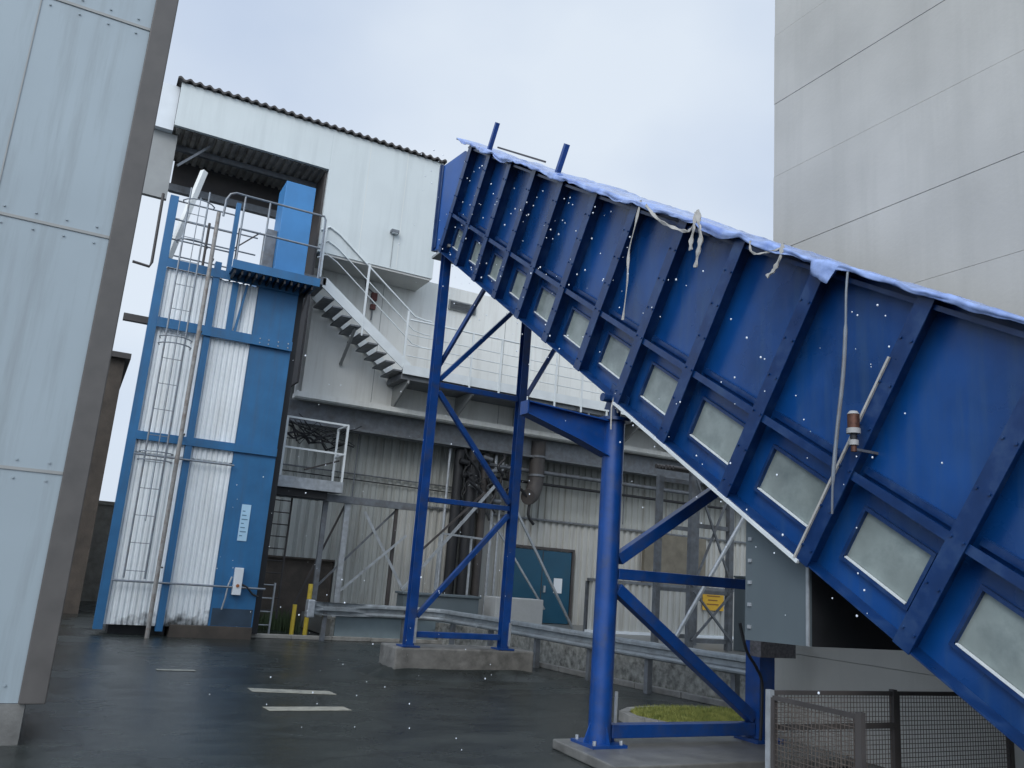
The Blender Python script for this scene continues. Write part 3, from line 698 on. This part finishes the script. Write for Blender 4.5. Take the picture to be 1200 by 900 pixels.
# side panels leave real openings for the windows
sp = MB(); sq = MB()
gbox(sp, GX0, GX0+.03, S0, S1, W1, Hn); gbox(sp, GX0, GX0+.03, S0, S1, 0, W0)
gbox(sq, GX1-.03, GX1, S0, S1, 0, Hn-.16)
cut = []
for i in range(len(RS)-1):
    a, c = RS[i]+.2, RS[i+1]-.23; cut.append((a, c))
prev = S0
for a, c in cut:
    gbox(sp, GX0, GX0+.03, prev, a, W0, W1); prev = c
gbox(sp, GX0, GX0+.03, prev, S1, W0, W1)
sp.build('side_wall', 'blue', cg); sq.build('side_wall', 'blue', cg)
gbox(MB(), GX0+.03, GX1-.03, S0, S1, 0, .04).build('floor', 'blue', cg)
fl = MB(); gbox(fl, GX0-.16, GX0, S0, S1, -.012, .0); gbox(fl, GX0-.012, GX0+.25, S0, S1, -.03, -.014)
fl.build('bottom_flange', 'blue_rib', cg)
# inner lining behind panes so that the gallery reads as a filled box
gbox(MB(), GX0+.32, GX0+.36, S0, S1, .05, Hn-.05).build('inner_lining', 'galv_sheet', cg)
gbox(MB(), GX0-.14, GX0, S0, S1, Hn-.10, Hn-.06).build('top_rail', 'blue_rib', cg)
for a, c in cut:
    fr_ = MB()
    gbox(fr_, GX0-.035, GX0-.001, a-.03, c+.03, W1, W1+.03); gbox(fr_, GX0-.035, GX0-.001, a-.03, c+.03, W0-.03, W0)
    gbox(fr_, GX0-.035, GX0-.001, a-.03, a, W0+.001, W1-.001); gbox(fr_, GX0-.035, GX0-.001, c, c+.03, W0+.001, W1-.001)
    f_ = fr_.build('window_frame', 'blue_rib', cg)
    gbox(MB(), GX0+.004, GX0+.014, a, c, W0, W1).build('pane', 'pane', f_)
    gbox(MB(), GX0-.033, GX0-.004, a+.01, c-.01, W0+.001, W0+.012).build('sill', 'rail_white', f_)
    gbox(MB(), GX0-.15, GX0-.001, a-.13, c+.16, .80, .815).build('ledge_rail', 'blue_rib', cg)
    lr = MB(); gbox(lr, GX0-.15, GX0-.14, a-.13, c+.16, .815, .87); gbox(lr, GX0-.05, GX0-.001, a-.13, c+.16, .875, .93)
    lr.build('ledge_lip', 'blue_rib', cg)
for i, s in enumerate(RS):
    rb = MB()
    gbox(rb, GX0-.155, GX0-.001, s-.006, s+.006, -.02, Hn-.02)     # web
    gbox(rb, GX0-.17, GX0-.157, s-.075, s+.075, -.02, Hn-.02)    # outer flange
    bl = rb
    for kk in range(6):
        for ss in (-.05,.05): bl.tube([G(GX0-.17,s+ss,.12+kk*.37), G(GX0-.183,s+ss,.12+kk*.37)],.011,6)
    rb.build('rib', 'blue_rib', cg)
# pale sealing strips: erection joint and bottom edge
gbox(MB(), GX0-.19, GX0-.171, .985, 1.003, -.02, 1.80).build('joint_strip', 'strap', cg)
gbox(MB(), GX0-.185, GX0-.155, .95, 4.2, -.045, -.015).build('edge_strip', 'rail_white', cg)
# head housing at the top end
hp = [(5.42,12.95,9.2),(5.42,13.35,9.52),(5.42,14.45,9.66),(5.42,14.45,7.86),(5.42,13.75,7.76)]
hh = MB().prism(hp, (2.32,0,0)).build('head_housing', mat('head_housing_blue',(.010,.085,.32),.35,var=.15,scale=2), cg)  # a lighter blue than the gallery sides
MB().box(5.40,5.415,14.36,14.46,7.9,9.66).box(5.38,7.75,14.455,14.52,7.86,9.70).build('end_flange', 'blue_rib', hh)
MB().box(5.40,7.76,13.7,14.5,7.70,7.75).build('underside_plate', 'grey_trim', hh)
# stub posts and rail on the roof
for s, n1 in ((10.97,2.92),(8.0,2.88)):
    MB().bar(G(5.5,s,2.2), G(5.5,s,n1), .07, .07).build('stub_post', 'blue_leg', cg)
MB().bar(G(5.62,10.9,2.46), G(5.62,8.8,2.50), .03).build('roof_rail', 'dark', cg)
# wires hanging on the side
def smooth_pts(P, k=6):
    Q = [Vector(P[0])] + [Vector(p) for p in P] + [Vector(P[-1])]; out = []
    for i in range(1, len(Q)-2):
        p0,p1,p2,p3 = Q[i-1:i+3]
        for j in range(k):
            t = j/k; out.append(.5*((2*p1)+(-p0+p2)*t+(2*p0-5*p1+4*p2-p3)*t*t+(-p0+3*p1-3*p2+p3)*t**3))
    return out + [Vector(P[-1])]
def hang(name, label, yz, w, th, m, cat='strap', x=GX0-.25):
    """flat fabric strip through the points (y, z), a little twisted and uneven in width"""
    P = smooth_pts([(x + .012*math.sin(3.1*i), y, z) for i, (y, z) in enumerate(yz)]); mb = MB(); R_ = []
    for i, p in enumerate(P):
        d_ = (P[min(i+1,len(P)-1)] - P[max(i-1,0)]).normalized(); sd = d_.cross(Vector((1,0,0))).normalized()
        tw = .5*math.sin(i*.55); sd = (sd*math.cos(tw) + Vector((1,0,0))*math.sin(tw)); nn = sd.cross(d_).normalized()
        ww = w*(1 + .35*math.sin(i*1.3 + w*90))/2
        R_.append([mb.bm.verts.new(p + sd*a*ww + nn*b_*th/2) for a, b_ in ((-1,-1),(1,-1),(1,1),(-1,1))])
    for i in range(len(R_)-1):
        for q in range(4): mb.bm.faces.new((R_[i][q],R_[i][(q+1)%4],R_[i+1][(q+1)%4],R_[i+1][q]))
    mb.bm.faces.new(R_[0][::-1]); mb.bm.faces.new(R_[-1])
    return tag(mb.build(name, m, smooth=True), label, cat)
hang('strap', 'long thin pale strap hanging down the gallery side from its upper middle', [(7.31,6.12),(7.40,5.85),(7.50,5.55),(7.51,5.18),(7.56,4.73)], .028,.008,'strap')
hang('strap', 'pale strap sagging under the tarpaulin edge towards the knotted rag', [(7.21,6.02),(6.97,5.76),(6.75,5.60),(6.53,5.47),(6.40,5.44),(6.31,5.56)], .03,.010,'strap')
hang('rag', 'longer strip of the knotted white rag hanging from the tarpaulin', [(6.30,5.62),(6.27,5.45),(6.24,5.28),(6.28,5.13),(6.31,4.99)], .045,.018,'strap','rag')
hang('rag', 'shorter strip of the knotted white rag hanging from the tarpaulin', [(6.31,5.60),(6.33,5.45),(6.37,5.32),(6.38,5.20)], .04,.016,'strap','rag', x=GX0-.262)
hang('rag', 'small white rag end hanging right of the knotted rag', [(5.12,4.86),(5.14,4.76),(5.19,4.68),(5.24,4.63),(5.31,4.60)], .035,.014,'strap','rag')
hang('strap', 'short pale strap looped below the tarpaulin right of the knotted rag', [(5.53,5.02),(5.52,4.92),(5.44,4.86),(5.32,4.84),(5.18,4.82),(5.12,4.84)], .018,.008,'strap')
tag(MB().tube(smooth_pts([(GX0-.25,4.42,4.38),(GX0-.26,4.43,4.2),(GX0-.25,4.45,3.9),(GX0-.25,4.48,3.53),(GX0-.25,4.54,3.12),(GX0-.25,4.59,2.72),(GX0-.23,4.62,2.45)]), [.010]*12+[.016]*19+[.009]*6, 8).build('hose', 'rail_grey', smooth=True), 'grey hose hanging down gallery side beside the beacon', 'hose')
# beacon
bx_ = thing('beacon', 'small rusty beacon with pale collar fixed to side of gallery beside the white joint strip', 'beacon', (5.2,4.95,2.9))
c0 = Vector((GX0-.26, 4.38, 3.08))
def cyl(z0, z1, r0, m, nm, r1=None): MB().tube([(c0.x,c0.y,c0.z+z0),(c0.x,c0.y,c0.z+z1)],[r0, r1 or r0],16).build(nm, m, bx_, smooth=True)
cyl(-.17,-.12,.022,'brass','stem'); cyl(-.12,-.08,.036,'collar','collar'); cyl(-.08,-.03,.026,'black','neck'); cyl(-.03,.01,.052,'collar','collar')
cyl(.01,.12,.045,'brass','lamp_body'); cyl(.12,.145,.048,'collar','cap',.03)
MB().bar((c0.x,c0.y,c0.z-.15),(GX0,c0.y,c0.z-.15),.02).build('bracket', 'galv_dark', bx_)

# tarpaulin draped along the top
tp = MB(); NS, NC = 520, 30
grid = []
random.seed(3)
for i in range(NS+1):
    s = S0 + (12.0-S0)*i/NS
    row = []
    hangd = .035 + .16*max(0, noise.noise(Vector((s*1.3, 3.1, 0)))) + .03*abs(noise.noise(Vector((s*3.1, 1.0, 5)))) + (.07*max(0,noise.noise(Vector((s*.8, 6, 8)))-.1)*6 if noise.noise(Vector((s*2.3, 2, 8))) > .2 else 0)
    bulge = .005 + .085*max(0, 1-abs(s-6.5)/4.5) + .03*noise.noise(Vector((s*.9, 7, 0)))
    for j_ in range(NC+1):
        t = j_/NC
        if t < .16:
            k_ = t/.16; x = GX0-.235; n_ = Hn+.01-hangd*(1-k_)
            x -= .05*noise.noise(Vector((s*3, k_*2, 1)))*(1-k_) + .012*abs(noise.noise(Vector((s*5, k_*6, 1))))
        else:
            k_ = (t-.16)/.84; x = GX0-.235 + (GX1+.15-GX0+.235)*k_
            n_ = Hn+.01 + bulge*math.sin(PI*min(1,max(0,k_*1.9))) if k_*1.9 < 1 else Hn+.01-.22*(k_-.526)
        wr = .016*(1-abs(noise.noise(Vector((x*9, s*1.6, 0))))*3.5) + .022*noise.noise(Vector((x*1.5, s*1.7, 4))) + .010*(1-3*abs(noise.noise(Vector((x*6-s*2.0, s*2.6, 2)))))
        row.append(tp.bm.verts.new(G(x - wr*.6*(t < .2), s, n_ + wr)))
    grid.append(row)
for i in range(NS):
    for j_ in range(NC): tp.bm.faces.new((grid[i][j_],grid[i][j_+1],grid[i+1][j_+1],grid[i+1][j_]))
to = tp.build('tarpaulin', 'tarp')
for p in to.data.polygons: p.use_smooth = True
sm = to.modifiers.new('s','SOLIDIFY'); sm.thickness = .006
tag(to, 'crumpled pale blue tarpaulin draped along the top of the blue gallery', 'tarpaulin')


# ------------------------------------------------------------------ trestles carrying the gallery
# front trestle
t1 = thing('front_trestle', 'blue trestle with thick round column and diagonal braces under the gallery', 'trestle', (6.6,7.95,.1))
YT = 7.95
MB().tube([(5.42,YT,.13),(5.42,YT,3.62)],.125,28).build('column', 'blue_leg', t1, smooth=True)
bp_ = MB().box(5.20,5.64,YT-.22,YT+.22,.10,.13)
for dx, dy in ((1,0),(-1,0),(0,1),(0,-1)):
    w_ = .008
    bp_.prism([(5.42+dx*.12-dy*w_,YT+dy*.12-dx*w_,.13),(5.42+dx*.20-dy*w_,YT+dy*.20-dx*w_,.13),(5.42+dx*.12-dy*w_,YT+dy*.12-dx*w_,.33)], (dy*.016,dx*.016,0))
bp_.build('base_plate', 'blue_leg', t1)
bt = MB()
for dx in (-.17,.17):
    for dy in (-.17,.17): bt.tube([(5.42+dx,YT+dy,.13),(5.42+dx,YT+dy,.17)],.02,6)
bt.build('anchor_bolts', 'galv', t1)
MB().box(7.6,7.84,YT-.12,YT+.12,.10,4.0).build('column', 'blue_leg', t1)
MB().box(7.5,7.94,YT-.2,YT+.2,.10,.14).build('base_plate', 'blue_leg', t1)
def brace(p, q, w, parent): MB().bar(p, q, w, w).build('brace', 'blue_leg', parent, bevel=.008)
brace((5.55,YT,2.06),(7.6,YT,3.42),.13,t1); brace((5.54,YT,1.90),(7.59,YT,1.90),.12,t1); brace((5.55,YT,1.74),(7.59,YT,.36),.13,t1); brace((5.54,YT,.24),(7.59,YT,.24),.14,t1)
MB().box(5.525,5.55,YT-.13,YT-.105,.34,.66).build('earth_strap', 'galv', t1)
# tapered arm
ar = MB().prism([(5.31,YT-.006,3.60),(4.24,YT-.006,3.66),(4.24,YT-.006,3.55),(4.9,YT-.006,3.36),(5.31,YT-.006,3.22)], (0,.012,0))
ar.obox((4.22,YT-.09,3.662),(1.10,0,-.06),(0,.18,0),(0,0,.014))
ar.prism([(4.22,YT-.09,3.545),(4.9,YT-.09,3.352),(5.31,YT-.09,3.212),(5.31,YT-.09,3.2),(4.9,YT-.09,3.34),(4.22,YT-.09,3.533)], (0,.18,0))
ar.box(4.215,4.229,YT-.09,YT+.09,3.53,3.68)
ar.build('cantilever_arm', 'blue_leg', t1)
# bearing at column head
hd = MB().tube([(5.42,YT,3.622),(5.42,YT,3.66)],.19,24).tube([(5.42,YT,3.66),(5.42,YT,3.80)],.07,16)
hd.build('bearing', 'blue_rib', t1, smooth=True)
MB().prism([(5.40,YT-.25,3.70),(5.40,YT+.2,3.80),(5.40,YT+.05,4.1),(5.40,YT-.3,3.86)],(.012,0,0)).tube([(5.2,YT-.05,3.88),(5.42,YT-.05,3.88)],.05,12).build('gusset', 'blue_rib', t1)
MB().tube([(5.28,YT-.14,3.5),(5.26,YT-.16,3.75),(5.3,YT-.16,3.95),(5.35,YT-.16,3.7)],.01,6).build('loose_cable', 'strap', t1)
tag(MB().prism([(4.98,7.0,.0),(8.2,7.0,.0),(8.2,8.3,.0),(5.05,8.3,.0)], (0,0,.10)).build('concrete_pad', 'concrete_wet', bevel=.015), 'flat wet concrete pad under the front trestle', 'concrete pad')

# rear trestle
t2 = thing('rear_trestle', 'slim blue lattice trestle on a concrete plinth under the top of gallery', 'trestle', (6.4,13.97,.5))
Y2 = 13.97
for x, zt in ((5.5,7.85),(7.33,7.8)):
    lg = MB().box(x-.075,x+.075,Y2-.085,Y2-.073,.497,zt).box(x-.075,x+.075,Y2+.073,Y2+.085,.497,zt).box(x-.006,x+.006,Y2-.073,Y2+.073,.497,zt)
    lg.build('leg', 'blue_leg', t2)
    MB().box(x-.16,x+.16,Y2-.16,Y2+.16,.472,.497).build('base_plate', 'blue_leg', t2)
    MB().box(x+.05,x+.085,Y2-.12,Y2-.09,.54,.95).build('earth_strap', 'galv', t2)
brace((5.6,Y2,5.10),(7.24,Y2,5.10),.10,t2); brace((5.6,Y2,3.0),(7.24,Y2,3.0),.09,t2); brace((5.6,Y2,.68),(7.24,Y2,.68),.10,t2)
brace((5.6,Y2,5.2),(7.24,Y2,7.1),.085,t2); brace((5.6,Y2,4.98),(7.24,Y2,3.1),.09,t2); brace((5.6,Y2,.98),(7.24,Y2,2.88),.09,t2)
brace((5.58,Y2+.15,5.4),(6.15,Y2-.9,7.25),.07,t2); brace((7.42,Y2-.05,5.2),(8.1,Y2-.6,6.9),.08,t2)
pl = MB().box(5.22,7.9,13.8,14.6,0,.47)
po = pl.build('plinth', mat('weathered_plinth_concrete', (.17,.165,.15), .7, var=.3, scale=4, dirt=(.05,.05,.045), dirt_amt=.8, dirt_scale=3, bump=.5, bscale=16), bevel=.03); tag(po, 'weathered concrete plinth under the slim rear trestle', 'plinth')
ap = MB(); ring0 = []; ring1 = []; NA = 60
for i in range(NA):
    a = 2*PI*i/NA; c_, s_ = math.cos(a), math.sin(a); q = (abs(c_)**6+abs(s_)**6)**(-1/6)
    ring0.append(ap.bm.verts.new((6.56+1.36*q*c_, 14.2+.42*q*s_, .13+.03*noise.noise(Vector((c_*2,s_*2,3)))))); w_ = .45+.25*noise.noise(Vector((c_*2.5,s_*2.5,0)))
    ring1.append(ap.bm.verts.new((6.56+(1.36+w_)*q*c_, 14.2+(.42+w_)*q*s_, -.01)))
for i in range(NA): ap.bm.faces.new((ring0[i],ring1[i],ring1[(i+1)%NA],ring0[(i+1)%NA]))
ap.build('asphalt_apron', 'asphalt', smooth=True, kind='structure')

# sheet metal hopper below gallery: side follows the gallery bottom
hp_ = thing('sheet_metal_hopper', 'blue grey sheet metal hopper hanging below the gallery, with gallery shade coloured into its front', 'hopper', (6.5,5.5,1.4))
def gz(y): return O.z + (y-O.y)*sa/ca - .06
MB().prism([(GX0-.02,5.78,1.40),(GX0-.02,5.04,1.42),(GX0-.02,5.04,gz(5.04)),(GX0-.02,5.78,gz(5.78))], (.02,0,0)).build('side_sheet', 'galv_sheet', hp_)
MB().prism([(GX0,5.04,1.42),(8.3,5.04,1.42),(8.3,5.04,gz(5.04)),(GX0,5.04,gz(5.04))], (0,.03,0)).build('front_sheet', 'black', hp_)  # black puts the shade under the gallery into the sheet's colour
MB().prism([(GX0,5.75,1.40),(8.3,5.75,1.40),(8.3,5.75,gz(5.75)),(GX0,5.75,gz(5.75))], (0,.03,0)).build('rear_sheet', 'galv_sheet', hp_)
bt = MB()
for k_ in range(6): bt.box(GX0-.034,GX0-.021,5.70,5.74,1.5+k_*.19,1.53+k_*.19)
bt.build('clips', 'galv', hp_)
MB().box(GX0-.035,GX0-.021,5.04,5.07,1.42,gz(5.05)).build('corner_angle', 'galv', hp_)
MB().box(7.45,7.99,YT-.3,YT+.3,.98,1.28)
tag(MB().box(7.42,7.98,YT-.32,YT-.14,1.08,1.5).build('junction_box', mat('speckled_grey',(.12,.115,.12),.7,var=.4,scale=30)), 'small speckled grey box on square column beneath hopper', 'box')
tag(MB().tube(smooth_pts([(7.2,YT-.2,1.45),(7.27,YT-.24,1.15),(7.45,YT-.22,.95),(7.56,YT-.2,.75),(7.56,YT-.18,.14)]),.018,8).build('cable', 'black', smooth=True), 'black cable drooping beside the square blue column', 'cable')

# ------------------------------------------------------------------ concrete tower on the right
ct = thing('concrete_tower', 'tall pale grey concrete panel building at the right edge', 'building', (12,3,0))
m_t = mat('precast_concrete', (.45,.44,.395), .8, var=.10, scale=.7, dirt=(.33,.325,.29), dirt_amt=.35, dirt_scale=.9, streak=True, bump=.12, bscale=18)
JZ = [0,1.08,2.22,3.36,4.50,5.63,6.77,8.0,9.24,10.45,11.6,12.8,14,15.2,16.4,17.6]
for i in range(len(JZ)-1):
    MB().box(8.6+.004*(i%2),18,-14,8.66-.004*(i%2),JZ[i]+.0035,JZ[i+1]-.0035).build('wall_panel', m_t, ct)
MB().box(8.63,17.9,-13.9,8.62,0.01,17.5).build('joint_backing', 'grey_trim', ct)

# ------------------------------------------------------------------ mesh cage at the lower right
cm = thing('mesh_cage', 'dark wire mesh fence cage at the lower right under the gallery', 'fence', (5.6,4.4,0))
M['mesh_wire'] = mat('brown_wire', (.12,.10,.085), .6, metal=.2, var=.2, scale=9)
def mesh_panel(p, q, z0, z1, parent):
    p, q = Vector(p), Vector(q); d_ = q-p; Ln = d_.length; e = MB(); nx = int(Ln/.035); nz_ = int((z1-z0)/.035)
    for i in range(1, nx): a = p + d_*i/nx; e.bar((a.x,a.y,z0),(a.x,a.y,z1),.004)
    for i in range(1, nz_): z = z0+(z1-z0)*i/nz_; e.bar((p.x,p.y,z),(q.x,q.y,z),.004)
    o = e.build('wire_mesh', M['mesh_wire'], parent)
    f_ = MB().bar((p.x,p.y,z1),(q.x,q.y,z1),.03).bar((p.x,p.y,z0),(q.x,q.y,z0),.03).bar((p.x,p.y,z0),(p.x,p.y,z1),.03).bar((q.x,q.y,z0),(q.x,q.y,z1),.03)
    f_.build('mesh_frame', 'dark', parent)
mesh_panel((4.78,4.78,0),(4.76,4.02,0),.12,1.07,cm)
mesh_panel((4.82,4.82,0),(6.12,4.82,0),.12,1.10,cm)
mesh_panel((6.16,4.82,0),(7.6,4.82,0),.12,1.10,cm)
for x, y, h, m in ((4.78,4.82,1.12,'galv'),(4.76,4.0,1.1,'dark'),(6.12,4.82,1.13,'dark'),(7.62,4.82,1.13,'dark')):
    MB().box(x-.022,x+.022,y-.022,y+.022,0,h).build('post', m, cm)
MB().box(4.84,6.1,4.79,4.815,.84,.88).build('cross_bar', 'dark', cm)

# ------------------------------------------------------------------ falling sleet
random.seed(11)
fs = MB(); t_ico = bmesh.new(); bmesh.ops.create_icosphere(t_ico, subdivisions=1, radius=1)
vs = [v.co.copy() for v in t_ico.verts]; fsx = [[v.index for v in f.verts] for f in t_ico.faces]; t_ico.free()
for k_ in range(330):
    if k_ < 210:      # blown along the open side of the gallery
        x, y = random.uniform(3.9,5.15), random.uniform(3.4,12.5)
        z = random.uniform(1.5+.6*(y-4.2), 4.1+.58*(y-4.2)); r_ = random.uniform(.003,.009)*(.6+y/14)
    else:
        y = random.uniform(3.5,11); x = random.uniform(.15,.55)*y; z = random.uniform(.5,1.8+.25*y); r_ = random.uniform(.0018,.0045)
    nv = [fs.bm.verts.new(Vector((x,y,z)) + Vector((c_.x,c_.y,c_.z*1.3))*r_) for c_ in vs]
    for f in fsx: fs.bm.faces.new([nv[i] for i in f])
fo = fs.build('falling_sleet', 'snow', kind='stuff'); fo['label'] = 'scattered flakes of falling sleet in the air'

# ------------------------------------------------------------------ camera
Xc = Vector((.88083291,-.16977962,-.44193694)); Yc = Vector((-.46737391,-.16304447,-.86889477)); Zc = Vector((.07546525,.97190091,-.2229655))
R = Matrix((Xc, Yc, Zc)).to_4x4()
cam = bpy.data.cameras.new('camera'); co = bpy.data.objects.new('camera', cam); C.objects.link(co)
co.matrix_world = Matrix.Translation((0,0,1.8)) @ R
cam.sensor_width = 36; cam.lens = 975/1200*36; cam.clip_start = .05; cam.clip_end = 3000
bpy.context.scene.camera = co

# ------------------------------------------------------------------ light: overcast sky, weak wide sun
sc_ = bpy.context.scene
wd = bpy.data.worlds.new('World'); sc_.world = wd; wd.use_nodes = True
t = wd.node_tree; N = t.nodes; L = t.links; bg = N['Background']
SE, SR = math.radians(36), math.radians(222)
sky = N.new('ShaderNodeTexSky'); sky.sky_type = 'NISHITA'; sky.sun_disc = False
sky.sun_elevation = SE; sky.sun_rotation = SR; sky.air_density = 1; sky.dust_density = 3
tc = N.new('ShaderNodeTexCoord')
mp = N.new('ShaderNodeMapping'); mp.inputs['Scale'].default_value = (1,1,1.6); L.new(tc.outputs['Generated'], mp.inputs[0])
n1 = N.new('ShaderNodeTexNoise'); n1.inputs['Scale'].default_value = 1.6; n1.inputs['Detail'].default_value = 5; n1.inputs['Roughness'].default_value = .45
L.new(mp.outputs[0], n1.inputs[0])
cr = N.new('ShaderNodeValToRGB')
cr.color_ramp.elements[0].position = .32; cr.color_ramp.elements[0].color = (4.7,5.8,7.8,1)
cr.color_ramp.elements[1].position = .66; cr.color_ramp.elements[1].color = (7.7,8.5,9.5,1)
L.new(n1.outputs[0], cr.inputs[0])
mx = N.new('ShaderNodeMix'); mx.data_type = 'RGBA'; mx.inputs[0].default_value = .9
L.new(sky.outputs[0], mx.inputs[6]); L.new(cr.outputs[0], mx.inputs[7]); 
# thick cloud is brightest round the hidden sun, behind the viewer, and overhead
dt = N.new('ShaderNodeVectorMath'); dt.operation = 'DOT_PRODUCT'; L.new(tc.outputs['Generated'], dt.inputs[0])
dt.inputs[1].default_value = (math.sin(SR)*math.cos(SE), math.cos(SR)*math.cos(SE), math.sin(SE))
bo = N.new('ShaderNodeMapRange'); bo.interpolation_type = 'SMOOTHSTEP'
bo.inputs[1].default_value = .05; bo.inputs[2].default_value = .95; bo.inputs[3].default_value = .80; bo.inputs[4].default_value = 1.7
L.new(dt.outputs['Value'], bo.inputs[0])
sc2 = N.new('ShaderNodeVectorMath'); sc2.operation = 'SCALE'; L.new(mx.outputs[2], sc2.inputs[0]); L.new(bo.outputs[0], sc2.inputs['Scale'])
L.new(sc2.outputs[0], bg.inputs[0])
bg.inputs[1].default_value = .1
sl = bpy.data.lights.new('sun','SUN'); so = bpy.data.objects.new('sun', sl); C.objects.link(so)
sl.energy = .8; sl.angle = math.radians(30); sl.color = (1,.97,.93)
sdir = Vector((math.sin(SR)*math.cos(SE), math.cos(SR)*math.cos(SE), math.sin(SE)))
so.rotation_euler = sdir.to_track_quat('Z','Y').to_euler()
vs_ = sc_.view_settings; vs_.view_transform = 'Standard'; vs_.look = 'None'; vs_.exposure = .38; vs_.gamma = 1; vs_.use_curve_mapping = False
